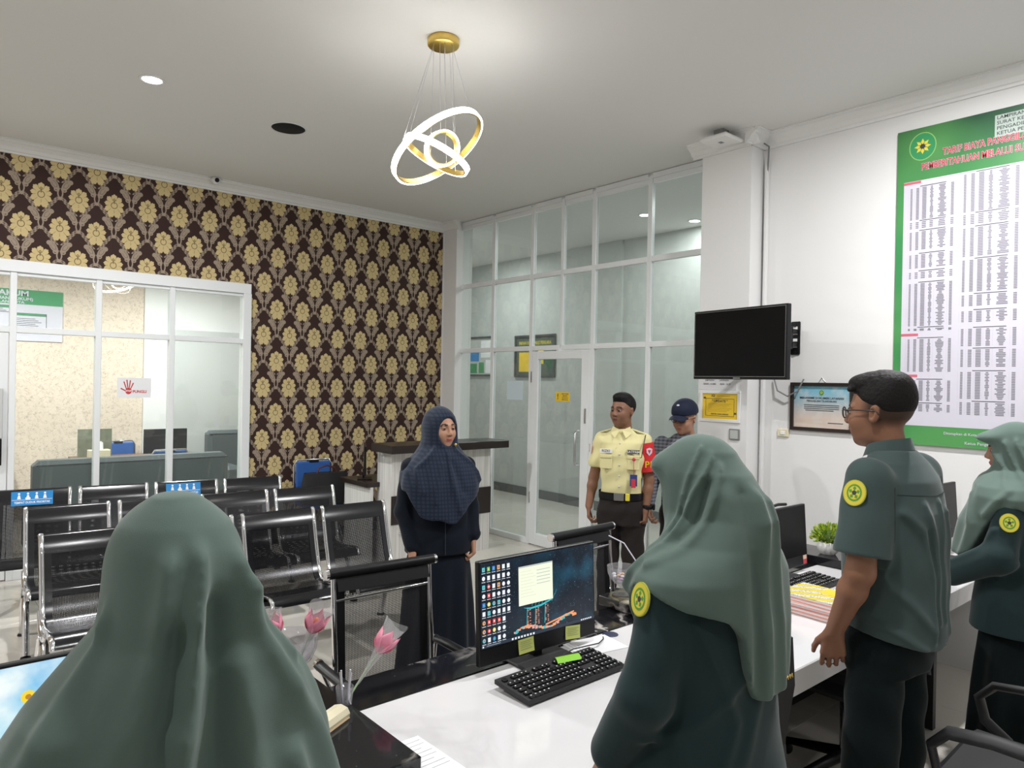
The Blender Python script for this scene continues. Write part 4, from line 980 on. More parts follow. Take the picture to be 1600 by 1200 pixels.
def office_chair(x, y, rz, lab, back=True, top=.96, ah=.67):   # faces local +y
    t = empty('office_chair', (x, y, 0), rz, lab, 'chair', 'black office chairs on the staff side')
    MB().box(-.24, .24, -.22, .24, .43, .50, bev=.03).build('seat', M['blackm'], t)
    if back:
        mb = MB(); mb.prism([(-.27, .60), (-.235, .58), (-.24, top-.03), (-.26, top), (-.29, top-.01), (-.30, .80)], -.205, .205, 'x'); mb.build('backrest', M['blackm'], t)
        MB().box(-.03, .03, -.29, -.25, .44, .62).build('back_bracket', M['black'], t)
    for s in (-1, 1):
        MB().tube([(s*.25, .12, .47), (s*.27, .20, .52), (s*.27, .22, ah-.07), (s*.27, .17, ah-.015), (s*.27, .05, ah), (s*.27, -.15, ah-.005), (s*.27, -.22, ah-.05), (s*.26, -.23, .48)], .022, 10, flat=(.7, 1.2)).build('armrest', M['blackm'], t)
    MB().tube([(0, 0, .10), (0, 0, .43)], .028, 12).build('gas_lift', M['chrome'], t)
    for k in range(5):
        a = 2*PI*k/5+.3; c, s_ = math.cos(a), math.sin(a)
        g = MB().tube([(0, 0, .12), (.15*c, .15*s_, .09), (.28*c, .28*s_, .065)], [.028, .022, .016], 8).build('leg', M['black'], t)
        MB().ell((.28*c, .28*s_, .03), (.028, .028, .03)).build('castor', M['black'], g)
    return t
office_chair(1.97, 1.42, 0, 'black office chair pushed under the desk between the woman and the man', ah=.60)
office_chair(3.23, 1.42, 0, 'black office chair tucked under the desk behind the man', ah=.60)
office_chair(2.83, .64, math.radians(2), 'black office chair with rounded armrests in the bottom right corner', back=True, top=.9)
# ================================================================ RECEPTION COUNTER
rc = empty('reception_counter', (4.1, 6.2, 0), 0, 'white-grained reception counter with dark brown top and band in the corner', 'counter')
Rr = Matrix.Translation((-4.1, -6.2, 0))
def rmb(): m_ = MB(); m_.T = Rr; return m_
rmb().box(3.40, 4.80, 5.62, 6.0, 1.07, 1.145, bev=.003).build('counter_top', M['darkwood'], rc)
rmb().box(3.50, 4.69, 5.79, 5.82, 0, 1.07).build('front_panel', M['zebra'], rc)
rmb().box(3.50, 4.695, 5.778, 5.79, .385, .655).build('dark_band', M['darkwood'], rc)
rmb().box(3.50, 3.53, 5.82, 6.05, .0, 1.07).build('side_panel', M['zebra'], rc)
rmb().box(4.66, 4.69, 5.82, 6.6, .0, 1.07).build('side_panel', M['zebra'], rc)
rmb().box(3.36, 4.66, 6.0, 6.55, .72, .765, bev=.002).build('work_surface', M['darkwood'], rc)
rmb().box(3.40, 3.43, 6.0, 6.52, 0, .72).build('lower_side_panel', M['zebra'], rc)
mb = rmb(); mb.tube([(3.585, 5.775, .30), (3.60, 5.755, .30), (3.64, 5.755, .285), (3.65, 5.775, .285)], .010, 8); mb.build('handle', M['steel'], rc)
t = empty('reception_monitor', (3.50, 6.28, .765), math.radians(62), 'black monitor seen edge-on behind the reception counter', 'monitor')
MB().box(-.24, .24, 0, .02, .06, .34, bev=.003).build('casing', M['black'], t); MB().box(-.02, .02, .01, .03, 0, .1).build('stand', M['black'], t); MB().box(-.1, .1, -.06, .08, 0, .01).build('base', M['black'], t)
# blue chair with bag
def blue_chair(x, y, rz, lab):
    t = empty('blue_folding_chair', (x, y, 0), rz, lab, 'chair')   # faces local -y
    mb = MB(); mb.box(-.20, .20, -.20, .20, .43, .48, bev=.02); mb.build('seat', M['blue'], t)
    mb = MB(); mb.box(-.185, .185, .19, .225, .60, .875, bev=.015); mb.build('backrest', M['blue'], t)
    MB().tube([(-.20, .21, .45), (-.20, .225, .84), (-.17, .225, .89), (.17, .225, .89), (.20, .225, .84), (.20, .21, .45)], .011, 8).build('back_frame', M['chrome'], t)
    MB().box(-.05, .05, .185, .23, .865, .885).build('grip_slot', M['black'], t)
    for s in (-1, 1):
        MB().tube([(s*.20, .21, .46), (s*.20, -.22, .02)], .011, 8).build('leg', M['chrome'], t); MB().tube([(s*.20, -.16, .45), (s*.20, .26, .02)], .011, 8).build('leg', M['chrome'], t)
    return t
blue_chair(3.30, 6.87, math.radians(-6), 'blue padded chair against the damask wall holding a black bag')
t = empty('black_bag', (3.31, 6.76, .48), math.radians(-8), 'black soft bag with dark red handle sitting on the blue chair', 'bag')
mb = MB(); mb.grid(lambda u, v: (.25*math.copysign(abs(math.cos(2*PI*u))**.45, math.cos(2*PI*u))*(1-.12*v*v), .10*math.copysign(abs(math.sin(2*PI*u))**.5, math.sin(2*PI*u))*(1-.45*v*v), .31*v), 36, 8); mb.box(-.2, .2, -.05, .05, .28, .308, bev=.01); mb.build('body', mat('black_canvas', (.008, .008, .009), .8, bump=.3), t)
MB().tube([(-.10, -.03, .30), (-.08, -.03, .36), (0, -.03, .385), (.08, -.03, .36), (.10, -.03, .30)], .009, 8).build('handle', mat('dark_red_strap', (.06, .008, .012), .6), t)
# ================================================================ OFFICE BEHIND THE PARTITION
def sofa(x0, x1, y0, y1, h, lab, arm='both', backside=-1):
    t = empty('grey_sofa', ((x0+x1)/2, (y0+y1)/2, 0), 0, lab, 'sofa'); a, b = (x1-x0)/2, (y1-y0)/2
    yb = (-b, -b+.22) if backside < 0 else (b-.22, b)
    MB().box(-a, a, -b, b, .06, .40, bev=.03).build('base', M['sofa'], t)
    MB().box(-a, a, yb[0], yb[1], .35, h, bev=.05).build('backrest', M['sofa'], t)
    MB().box(-a+.02, a-.02, yb[0]-.004, yb[1]+.004, h-.045, h-.035).build('seam', mat('sofa_seam', (.03, .035, .04), .6), t)
    for s in (-1, 1): MB().box(*(sorted((s*a, s*(a-.20)))), -b, b, .35, .62, bev=.05).build('armrest', M['sofa'], t)
    n = max(1, round((x1-x0-.4)/.6))
    for k in range(n):
        w_ = (2*a-.42)/n; MB().box(-a+.21+k*w_+.005, -a+.21+(k+1)*w_-.005, -b+.02, b-.02, .38, .48, bev=.03).build('seat_cushion', M['sofa'], t)
    for sx in (-1, 1):
        for sy in (-1, 1): MB().box(sx*(a-.1)-.03, sx*(a-.1)+.03, sy*(b-.1)-.03, sy*(b-.1)+.03, 0, .06).build('foot', M['black'], t)
    return t
sofa(.90, 2.62, 7.58, 8.35, .96, 'long dark grey leather sofa right behind the partition glass')
sofa(3.12, 4.6, 9.15, 10.05, 1.02, 'dark grey sofa by the pale panel deep in the office', backside=1)
sofa(-.9, .62, 7.62, 8.3, .80, 'low grey sofa at the far left of the office')
t = empty('office_desk', (2.20, 9.60, 0), 0, 'brown wooden desk at the back of the glazed office', 'desk')
MB().box(-.68, .68, -.30, .30, .72, .76, bev=.003).build('top', M['wood'], t)
for s in (-1, 1): MB().box(s*.66-.02, s*.66+.02, -.28, .28, 0, .72).build('side_panel', M['wood'], t)
MB().box(-.64, .64, -.27, -.25, .30, .72).build('modesty_panel', M['wood'], t)
t = empty('tissue_box', (1.76, 9.45, .76), 0, 'cream tissue box with a tissue standing up on the office desk', 'tissue box')
MB().box(-.11, .11, -.06, .06, 0, .11, bev=.004).build('box', M['cream'], t); MB().grid(lambda u, v: ((u-.5)*.09*(1-.5*v)+.02*v, .02*math.sin(6*u), .11+.10*v*(1-.4*abs(u-.5))), 6, 4).build('tissue', M['paper'], t)
t = empty('photo_frame', (1.78, 9.78, .76), 0, 'dark picture standing behind the tissue box', 'picture'); MB().box(-.18, .18, 0, .02, 0, .33).build('frame', mat('olive_print', (.16, .17, .12), .5, vary=.6, vscale=14), t)
t = empty('office_laptop', (2.50, 9.50, .76), 0, 'black monitor on the brown office desk', 'monitor'); MB().box(-.25, .25, 0, .02, .03, .33, bev=.003).build('casing', M['black'], t); MB().box(-.08, .08, -.03, .08, 0, .03).build('base', M['black'], t)
blue_chair(2.14, 10.10, 0, 'blue chair behind the office desk left of the monitor')
blue_chair(2.38, 9.07, PI, 'blue chair in front of the office monitor with rounded metal frame')
t = empty('green_folder', (2.80, 9.5, .761), math.radians(-10), 'green folder lying on the office desk', 'folder'); MB().box(-.16, .16, -.11, .11, 0, .012, bev=.002).build('cover', mat('green_card', (.04, .35, .2), .5), t)
t = empty('red_cabinet', (.64, 10.08, 0), 0, 'red brown cabinet at the back of the office behind the first post', 'cabinet'); MB().box(-.28, .28, -.25, .25, 0, 1.02, bev=.004).build('body', M['redwood'], t); MB().box(-.26, .26, -.262, -.25, .05, .98, bev=.003).build('door', M['redwood'], t); MB().box(.2, .215, -.28, -.262, .5, .62).build('handle', M['steel'], t)
t = empty('queue_machine', (.22, 7.45, 0), 0, 'grey and black keypad panel beside the first partition post', 'machine')
t.location = (.55, 7.24, 0)
MB().box(-.28, .09, -.02, .03, 1.20, 1.62, bev=.006).build('housing', mat('pale_grey_plastic', (.55, .55, .55), .4), t)
MB().box(-.27, .085, -.024, -.02, .98, 1.20, bev=.003).build('black_panel', M['black'], t)
mb = MB()
for i in range(5):
    for j in range(5): mb.box(-.10+.034*i, -.08+.034*i, -.025, -.02, 1.28+.042*j, 1.30+.042*j)
o = mb.build('keypad', M['black'], t); o['kind'] = 'stuff'
# legal-aid board on the office back wall
t = empty('legal_aid_board', (.757, 10.395, 2.455), 0, 'green and white information board headed POSBAKUM behind the office glass', 'sign')
t.scale = (1.05, 1.05, 1.05)
G0 = plane_frame((0, 0, 0), (1, 0, 0), (0, 0, 1))
mb = MB(); mb.T = G0; mb.box(-.72, .72, -.30, .29, 0, .01); mb.build('panel', M['print'], t)
mb = MB(); mb.T = G0; q(mb, -.72, .72, .12, .29, .011); mb.build('header', M['green'], t)
mb = MB()
for tx, sz, yy in (('POSBAKUM', .085, .24), ('(POS BANTUAN HUKUM)', .045, .18), ('PENGADILAN KOTA', .04, .14)): mb.T = G0 @ Matrix.Translation((.12, yy, .0125)); text_mb(mb, tx, sz, 0, 0, 'CENTER', 1.2, .03)
mb.build('lettering', M['print'], t)
mb = MB(); mb.T = G0
for (x0, x1, y0, y1) in ((-.6, -.12, -.12, .06), (-.55, -.2, -.25, -.15), (.0, .22, .02, .10), (.24, .56, -.16, .02), (.0, .22, -.22, -.14)):
    q(mb, x0, x1, y0, y1, .0115, 0); q(mb, x0+.006, x1-.006, y0+.006, y1-.03, .012, 1); q(mb, x0+.006, x1-.006, y1-.026, y1-.004, .0122, 2)
    n = int((y1-y0-.04)/.02)
    for k in range(max(1, n)): q(mb, x0+.02, x1-.05-.03*(k % 3), y0+.014+.02*k, y0+.020+.02*k, .0125, 0)
o = mb.build('printed_boxes', [M['inkd'], M['print'], M['green']], t); o['kind'] = 'stuff'
# STOP PUNGLI sticker on the partition glass
t = empty('hand_sticker', (1.64, YW-.0045, 1.632), 0, 'white sticker with red hand print reading STOP PUNGLI on partition glass', 'sticker')
mb = MB(); mb.T = G0; mb.box(-.142, .142, -.092, .092, -.0003, .0003); mb.build('sheet', M['paper'], t)
mb = MB(); mb.T = G0; rd = 0
disc(mb, -.048, -.030, .027, .030, .0006, 0, 20)
for (x0, y0, x1, y1, w_) in ((-.066, -.01, -.086, .052, .0045), (-.054, 0, -.062, .068, .0045), (-.042, 0, -.034, .064, .0045), (-.030, -.008, -.010, .040, .0045), (-.070, -.030, -.108, -.008, .005)):
    d = Vector((x1-x0, y1-y0)).normalized(); nx, ny = -d.y*w_, d.x*w_
    mb.add([(x0+nx, y0+ny, .0006), (x0-nx, y0-ny, .0006), (x1-nx*1.1, y1-ny*1.1, .0006), (x1+nx*1.1, y1+ny*1.1, .0006)], [[0, 1, 2, 3]], 0); disc(mb, x1, y1, w_*1.3, w_*1.3, .0006, 0, 8)
mb.T = G0 @ Matrix.Translation((.045, -.036, .0006)); text_mb(mb, 'PUNGLI', .034, 0, 0, 'CENTER', 1.0, .04)
mb.T = G0 @ Matrix.Translation((-.048, -.030, .0010)); text_mb(mb, 'STOP', .022, 1, 0, 'CENTER', .9, .04)
mb.build('hand_print', [mat('hand_red', (.58, .03, .03), .5), M['paper']], t)
# ================================================================ PEOPLE (implicit surfaces meshed with surface nets)
F4 = np.float32
def V3(*a): return np.array(a, F4)
def smin(a, b, k):
    h = np.clip(.5+.5*(b-a)/k, 0, 1); return b*(1-h)+a*h-k*h*(1-h)
def smax(a, b, k): return -smin(-a, -b, k)
def f_cap(P, a, b, ra, rb=None):
    rb = ra if rb is None else rb; a = V3(*a); ba = V3(*b)-a; L = max(float(ba@ba), 1e-9)
    pa = P-a; t = np.clip((pa@ba)/L, 0, 1); q_ = pa-t[:, None]*ba
    return np.sqrt((q_*q_).sum(1))-(ra+(rb-ra)*t)
def f_ell(P, c, r, R=None):
    q_ = P-V3(*c)
    if R is not None: q_ = q_@R
    r = V3(*r); k0 = np.sqrt(((q_/r)**2).sum(1))+1e-6; k1 = np.sqrt(((q_/(r*r))**2).sum(1))+1e-6
    return k0*(k0-1)/k1
def rotm(rx=0, ry=0, rz=0): return np.array(Euler((rx, ry, rz)).to_matrix(), F4)
def f_loft(P, tab, e=2.0):
    """stack of superellipse rings: rows (z, half width, half depth, cx, cy)"""
    t = np.array(tab, F4); t = t[np.argsort(t[:, 0])]; z = P[:, 2]
    w_, d_, cx, cy = [np.interp(z, t[:, 0], t[:, i]).astype(F4) for i in (1, 2, 3, 4)]
    x, y = np.abs(P[:, 0]-cx)/w_, np.abs(P[:, 1]-cy)/d_
    k = (x**e+y**e)**(1/e); d = (k-1)*np.minimum(w_, d_)
    return np.maximum(d, np.maximum(t[0, 0]-z, z-t[-1, 0]))
class Blob:
    def __init__(s): s.p = []
    def add(s, kind, *a, k=.02, op='u', m=.06):
        if kind == 'cap':
            A, B = V3(*a[0]), V3(*a[1]); r = max(a[2], a[3] if len(a) > 3 else 0); lo, hi = np.minimum(A, B)-r-m, np.maximum(A, B)+r+m; f = f_cap
        elif kind == 'ell':
            c = V3(*a[0]); r = max(a[1]); lo, hi = c-r-m, c+r+m; f = f_ell
        elif kind == 'loft':
            t = np.array(a[0], F4); w_ = t[:, 1:3].max()+.12+m; lo, hi = V3(-w_, -w_, t[:, 0].min()-m), V3(w_, w_, t[:, 0].max()+m); f = f_loft
        s.p.append((f, a, k, op, lo, hi)); return s
    def chain(s, pts, rs, k=.015):
        for i in range(len(pts)-1): s.add('cap', pts[i], pts[i+1], rs[i], rs[i+1], k=k)
        return s
    def __call__(s, P):
        d = np.full(len(P), .5, F4)
        for f, a, k, op, lo, hi in s.p:
            m = np.all((P > lo) & (P < hi), axis=1)
            if not m.any(): continue
            v = f(P[m], *a)
            if op == 'u': d[m] = smin(d[m], v, k)
            elif op == 's': d[m] = smax(d[m], -v, k)
            else: d[m] = smax(d[m], v, k)
        return d
def surf_net(f, lo, hi, h):
    lo, hi = np.array(lo, F4), np.array(hi, F4); B = 6
    n = (np.ceil((hi-lo)/(h*B)).astype(int))*B; nb = n//B
    gx = [lo[i]+h*(np.arange(nb[i])*B+B/2) for i in range(3)]
    C = np.stack(np.meshgrid(*gx, indexing='ij'), -1).reshape(-1, 3).astype(F4)
    dc = f(C); keep = np.abs(dc) < h*B*1.25+.004
    V = np.empty(tuple(n+1), F4)
    sg = np.sign(dc).reshape(nb); V[:-1, :-1, :-1] = np.repeat(np.repeat(np.repeat(sg, B, 0), B, 1), B, 2); V[-1] = 1; V[:, -1] = 1; V[:, :, -1] = 1
    ii = np.argwhere(keep.reshape(nb))
    o = np.stack(np.meshgrid(*[np.arange(B+1)]*3, indexing='ij'), -1).reshape(-1, 3)
    N = (ii[:, None, :]*B+o[None]).reshape(-1, 3)
    lin = np.unique(np.ravel_multi_index(N.T, V.shape)); N = np.stack(np.unravel_index(lin, V.shape), -1)
    V.reshape(-1)[lin] = np.concatenate([f((lo+N[i:i+400000]*h).astype(F4)) for i in range(0, len(N), 400000)])
    V[0] = np.abs(V[0])+1e-4; V[-1] = np.abs(V[-1])+1e-4; V[:, 0] = np.abs(V[:, 0])+1e-4; V[:, -1] = np.abs(V[:, -1])+1e-4; V[:, :, 0] = np.abs(V[:, :, 0])+1e-4; V[:, :, -1] = np.abs(V[:, :, -1])+1e-4
    S = V < 0
    cs = np.zeros(tuple(n), np.int8)
    for dx in (0, 1):
        for dy in (0, 1):
            for dz in (0, 1): cs += S[dx:n[0]+dx, dy:n[1]+dy, dz:n[2]+dz]
    act = np.argwhere((cs > 0) & (cs < 8)); idx = np.full(tuple(n), -1, np.int32); idx[tuple(act.T)] = np.arange(len(act))
    cor = {}
    for dx in (0, 1):
        for dy in (0, 1):
            for dz in (0, 1): cor[dx, dy, dz] = V[act[:, 0]+dx, act[:, 1]+dy, act[:, 2]+dz]
    acc = np.zeros((len(act), 3)); cnt = np.zeros(len(act))
    ks = list(cor)
    for a in ks:
        for ax in range(3):
            if a[ax]: continue
            b = list(a); b[ax] = 1; b = tuple(b); va, vb = cor[a], cor[b]; m = (va < 0) != (vb < 0)
            t = np.where(m, va/np.where(m, va-vb, 1), 0); p = np.tile(np.array(a, float), (len(act), 1)); p[:, ax] = t
            acc[m] += p[m]; cnt[m] += 1
    pos = lo+h*(act+acc/cnt[:, None])
    quads = []
    for ax in range(3):
        u, v = (ax+1) % 3, (ax+2) % 3
        sl0 = [slice(1, n[i]) for i in range(3)]; sl0[ax] = slice(0, n[ax]); sl1 = list(sl0); sl1[ax] = slice(1, n[ax]+1)
        s0, s1 = S[tuple(sl0)], S[tuple(sl1)]
        for flip in (False, True):
            e = np.argwhere((s0 & ~s1) if not flip else (~s0 & s1)); off = np.array([1, 1, 1]); off[ax] = 0; e = e+off
            def at(du, dv):
                w_ = e.copy(); w_[:, u] -= du; w_[:, v] -= dv; return idx[tuple(w_.T)]
            q_ = np.stack([at(0, 0), at(1, 0), at(1, 1), at(0, 1)], 1)
            quads.append(q_ if not flip else q_[:, ::-1])
    Q = np.concatenate(quads); Q = Q[(Q >= 0).all(1)]
    return pos, Q
def relax(pos, Q, it=1, w_=.5):
    for _ in range(it):
        s_ = np.zeros_like(pos); c = np.zeros(len(pos))
        for i in range(4):
            for j in (1, 3):
                np.add.at(s_, Q[:, i], pos[Q[:, (i+j) % 4]]); np.add.at(c, Q[:, i], 1)
        c[c == 0] = 1; pos = pos*(1-w_)+w_*s_/c[:, None]
    return pos
def sdf_obj(name, f, lo, hi, h, m, parent, color=None, it=1):
    pos, Q = surf_net(f, lo, hi, h); pos = relax(pos, Q, it)
    me = bpy.data.meshes.new(name); me.vertices.add(len(pos)); me.vertices.foreach_set('co', pos.astype(F4).ravel())
    me.loops.add(Q.size); me.loops.foreach_set('vertex_index', Q.astype(np.int32).ravel())
    me.polygons.add(len(Q)); me.polygons.foreach_set('loop_start', np.arange(0, Q.size, 4, dtype=np.int32)); me.polygons.foreach_set('loop_total', np.full(len(Q), 4, np.int32))
    me.update(calc_edges=True); me.polygons.foreach_set('use_smooth', np.ones(len(Q), bool)); me.materials.append(m)
    if color is not None:
        at = me.color_attributes.new('col', 'FLOAT_COLOR', 'POINT'); c = np.ones((len(pos), 4), F4); c[:, :3] = color(pos.astype(F4)); at.data.foreach_set('color', c.ravel())
    me.update(); return link(bpy.data.objects.new(name, me), parent)
# ---------------------------------------------------------------- anatomy
M['skin'] = attr_mat('skin', .5, .35); M['eye'] = attr_mat('eye_white', .15, .5)
M['hair'] = mat('black_hair', (.006, .005, .005), .65, spec=.25, bump=.8, bscale=90)
M['lens'] = glass_mat('spectacle_lens', (.92, .93, .94), .02)
def head_blob(b, c, R, s=1., female=False, ears=True):
    c = np.array(c, F4); T = lambda *p: tuple(c+R@(np.array(p, F4)*s))
    j = .92 if female else 1.
    b.add('ell', T(0, -.014, .028), (.076*s, .097*s, .090*s), R, k=.02)
    b.add('ell', T(0, .018, -.030), (.064*s*j, .074*s, .090*s), R, k=.03)
    b.add('ell', T(0, .030, -.076), (.047*s*j, .050*s, .036*s), R, k=.03)
    b.add('ell', T(0, .066, -.098), (.020*s, .016*s, .015*s), R, k=.02)
    for x in (-1, 1):
        b.add('ell', T(x*.036, .056, -.032), (.027*s, .028*s, .028*s), R, k=.025)
        b.add('cap', T(x*.012, .087, .021), T(x*.048, .070, .019), .0075*s, .007*s, k=.012)
    b.add('cap', T(0, .086, .012), T(0, .106, -.028), .0075*s, .0105*s, k=.010)
    for x in (-1, 1):
        b.add('ell', T(x*.0105, .098, -.034), (.0085*s, .010*s, .0075*s), R, k=.006)
        b.add('ell', T(x*.031, .100, .000), (.020*s, .018*s, .013*s), R, k=.014, op='s')
    b.add('cap', T(-.019, .084, -.060), T(0, .0925, -.0585), .005*s, .0065*s, k=.006); b.add('cap', T(.019, .084, -.060), T(0, .0925, -.0585), .005*s, .0065*s, k=.006)
    b.add('cap', T(-.015, .084, -.068), T(.015, .084, -.068), .0065*s, .0065*s, k=.008); b.add('ell', T(0, .087, -.069), (.012*s, .008*s, .006*s), R, k=.006)
    if ears:
        for x in (-1, 1):
            Re = (R@rotm(.15, x*.12, x*-.45)).astype(F4)
            b.add('ell', T(x*.079, -.010, -.008), (.009*s, .019*s, .031*s), Re, k=.006); b.add('ell', T(x*.086, -.004, -.006), (.006*s, .010*s, .019*s), Re, k=.004, op='s')
    b.add('cap', T(0, -.022, -.075), tuple(np.array(T(0, -.035, -.165))*1), .050*s*j, .054*s*j, k=.02)
def eyes(par, c, R, s=1., skin=(.3, .16, .1)):
    for x in (-1, 1):
        p = np.array(c)+R@(np.array((x*.031, .0772, .001))*s)
        e = MB(); lid = skin; fw = Vector((R@np.array((x*-.02, 1, 0))).tolist()).normalized(); e.T = Matrix.Translation(p.tolist()) @ fw.to_track_quat('Z', 'Y').to_matrix().to_4x4()
        r = .0118*s; e.grid(lambda u, v: (r*math.cos(2*PI*u)*math.sin(PI*v), r*math.sin(2*PI*u)*math.sin(PI*v), r*math.cos(PI*v)), 16, 14)
        o = e.build('eye', M['eye'], par); me = o.data; at = me.color_attributes.new('col', 'FLOAT_COLOR', 'POINT'); fwd = fw
        for i, v in enumerate(me.vertices):
            d = (v.co-Vector(p.tolist())).normalized().dot(fwd); at.data[i].color = (.01, .008, .006, 1) if d > .78 else (.42, .38, .36, 1)
def eyelids(par, c, R, s, skin):
    for x in (-1, 1):
        p = np.array(c)+R@(np.array((x*.031, .0772, .001))*s); Tm = Matrix([[*R[0], p[0]], [*R[1], p[1]], [*R[2], p[2]], [0, 0, 0, 1]])
        for nm, e0, e1 in (('upper_eyelid', 14, 90), ('lower_eyelid', -90, -20)):
            mb = MB(); mb.T = Tm; r = .0131*s
            mb.grid(lambda u, v: (r*1.12*math.sin((u-.5)*PI)*math.cos(math.radians(e0+(e1-e0)*v)), r*math.cos((u-.5)*PI)*math.cos(math.radians(e0+(e1-e0)*v)), r*math.sin(math.radians(e0+(e1-e0)*v))), 10, 5)
            o = mb.build(nm, M['skin'], par); at = o.data.color_attributes.new('col', 'FLOAT_COLOR', 'POINT')
            for i in range(len(o.data.vertices)): at.data[i].color = (*[k*.8 for k in skin], 1)
def march(f, p, d, maxd=.3, n=400):
    p = np.array(p, F4); d = np.array(d, F4); d /= np.linalg.norm(d); t = np.linspace(0, maxd, n).astype(F4)
    v = f((p[None]+t[:, None]*d[None]).astype(F4)); i = np.argmax(v < 0); return tuple((p+d*t[i]).tolist())
def surf_badge(par, f, axis, z, ang, r):
    """lay an emblem on the surface f, looking from angle ang (deg, 0 = +x, 90 = +y) at height z about axis (x, y)"""
    a = math.radians(ang); d = Vector((math.cos(a), math.sin(a), 0)); o = Vector((axis[0], axis[1], z))
    c = Vector(march(f, o+d*.25, -d)); c2 = Vector(march(f, o+d*.25+Vector((0, 0, .03)), -d)); c1 = Vector(march(f, o+d*.25-Vector((0, 0, .03)), -d)); up = (c2-c1).normalized()
    sd = Vector((-d.y, d.x, 0)); s2 = Vector(march(f, o+d*.25+sd*.02, -d)); s1 = Vector(march(f, o+d*.25-sd*.02, -d)); rt = (s2-s1).normalized()
    n = rt.cross(up).normalized()
    if n.dot(d) < 0: n = -n
    up = (up-n*up.dot(n)).normalized()
    return badge(par, tuple(c+n*.003), tuple(n), tuple(up), r)
def seam(par, name, f, pts, m, r=.0014):
    P_ = [march(f, a, b) for a, b in pts]; mb = MB(); mb.tube(P_, r, 5); return mb.build(name, m, par)
def skin_color(c, R, s, base, lips, brow=(.012, .01, .009), extra=None):
    c = np.array(c, F4); base = np.array(base, F4)
    def fn(P):
        q_ = ((P-c)@R)/s; C = np.tile(base, (len(P), 1)); ax = np.abs(q_[:, 0]); y, z = q_[:, 1], q_[:, 2]
        near = (np.linalg.norm(q_, axis=1) < .16)
        m = near & (ax < .021) & (z > -.075) & (z < -.053-.1*ax) & (y > .078); C[m] = lips
        m = near & (ax < .018) & (np.abs(z+.0635) < .0016) & (y > .08); C[m] = np.array(lips)*.4
        m = near & (ax > .012) & (ax < .052) & (np.abs(z-.024-.06*(ax-.012)+ .9*np.maximum(ax-.04, 0)) < .0052) & (y > .05); C[m] = brow
        m = near & (ax > .016) & (ax < .046) & (np.abs(z-.0065+.25*np.abs(ax-.031)) < .0028) & (y > .05); C[m] = base*.28
        m = near & (ax < .012) & (ax > .004) & (z < -.036) & (z > -.044) & (y > .09); C[m] = base*.45
        if extra: extra(q_, C, near)
        return C
    return fn
def hand(b, W, d, pn, side, s=1., curl=(.35, .5, .4), spread=.06):
    """palm + five fingers. W wrist, d finger direction, pn palm-facing normal, side=+1/-1: thumb side along d x pn"""
    W = np.array(W, float); d = np.array(d, float); d /= np.linalg.norm(d); pn = np.array(pn, float); pn -= d*(pn@d); pn /= np.linalg.norm(pn)
    t = np.cross(d, pn)*side
    for i, (off, L) in enumerate(((.030, .082), (.010, .086), (-.010, .082), (-.029, .074))):
        k0 = W+t*off*.55*s+d*.012*s; k1 = W+t*off*s+d*L*s
        b.add('cap', k0, k1, .0135*s, .0105*s, k=.012, m=.02)
        Ls = [(.042, .026, .020), (.046, .029, .021), (.043, .027, .020), (.033, .021, .018)][i]
        a = 0; p = k1; dd = d+t*spread*(1.5-i)*.6; dd /= np.linalg.norm(dd); r = .0086 if i < 3 else .0075
        for j in range(3):
            a += curl[j]*(1+.12*i); v = dd*math.cos(a)+pn*math.sin(a); q_ = p+v*Ls[j]*s
            b.add('cap', p, q_, (r-.0006*j)*s, (r-.0006*(j+1))*s, k=.003, m=.015); p = q_
    p = W+t*.022*s+d*.018*s; v = d*.75+t*.62+pn*.25; v /= np.linalg.norm(v)
    for j, (L, r0, r1) in enumerate(((.040, .0145, .0115), (.030, .0105, .0095), (.025, .0095, .0075))):
        q_ = p+v*L*s; b.add('cap', p, q_, r0*s, r1*s, k=.008 if j == 0 else .003, m=.02); p = q_; v = v+d*.25-t*.22+pn*.10; v /= np.linalg.norm(v)
def arm_blob(b, sh, el, wr, r=(.045, .036, .027), k=.02):
    b.chain([sh, el], [r[0], r[1]*1.05], k); mid = tuple(np.array(el)*.7+np.array(wr)*.3); b.chain([el, mid, wr], [r[1], r[1]*1.02, r[2]], k)
def legs_blob(b, Ht, hipw, r=1., foot=True, spread=0.0, k=.02):
    for x in (-1, 1):
        h_ = (x*hipw, 0, .50*Ht); kn = (x*(hipw+spread*.5), .01, .275*Ht); an = (x*(hipw+spread), -.02, .05*Ht)
        b.chain([h_, kn, an], [.078*r, .054*r, .036*r], k)
        if foot: b.chain([(x*(hipw+spread), -.03, .035), (x*(hipw+spread)*1.1, .12, .028)], [.036, .028], k)
def shoes(par, Ht, hipw, spread, m):
    for x in (-1, 1):
        mb = MB(); cx = x*(hipw+spread); 
        mb.grid(lambda u, v: (cx+x*.012*v+(.046-.012*abs(v-.6))*math.cos(2*PI*u)*(math.sin(PI*min(max(v, .02), .98))**.35), -.075+.27*v, max(0.003, .04-.012*v+(.045-.018*v)*math.sin(2*PI*u)*(math.sin(PI*min(max(v, .02), .98))**.35))), 20, 14)
        mb.build('shoe', m, par)
def person(loc, rz, label): return empty('person', loc, rz, label, 'person')
def clipf(f, *planes):   # keep where n.P < c
    def g(P):
        d = f(P)
        for n, c, k in planes: d = smax(d, (P@V3(*n))-c, k)
        return d
    return g
def inflate(f, r): return lambda P: f(P)-r
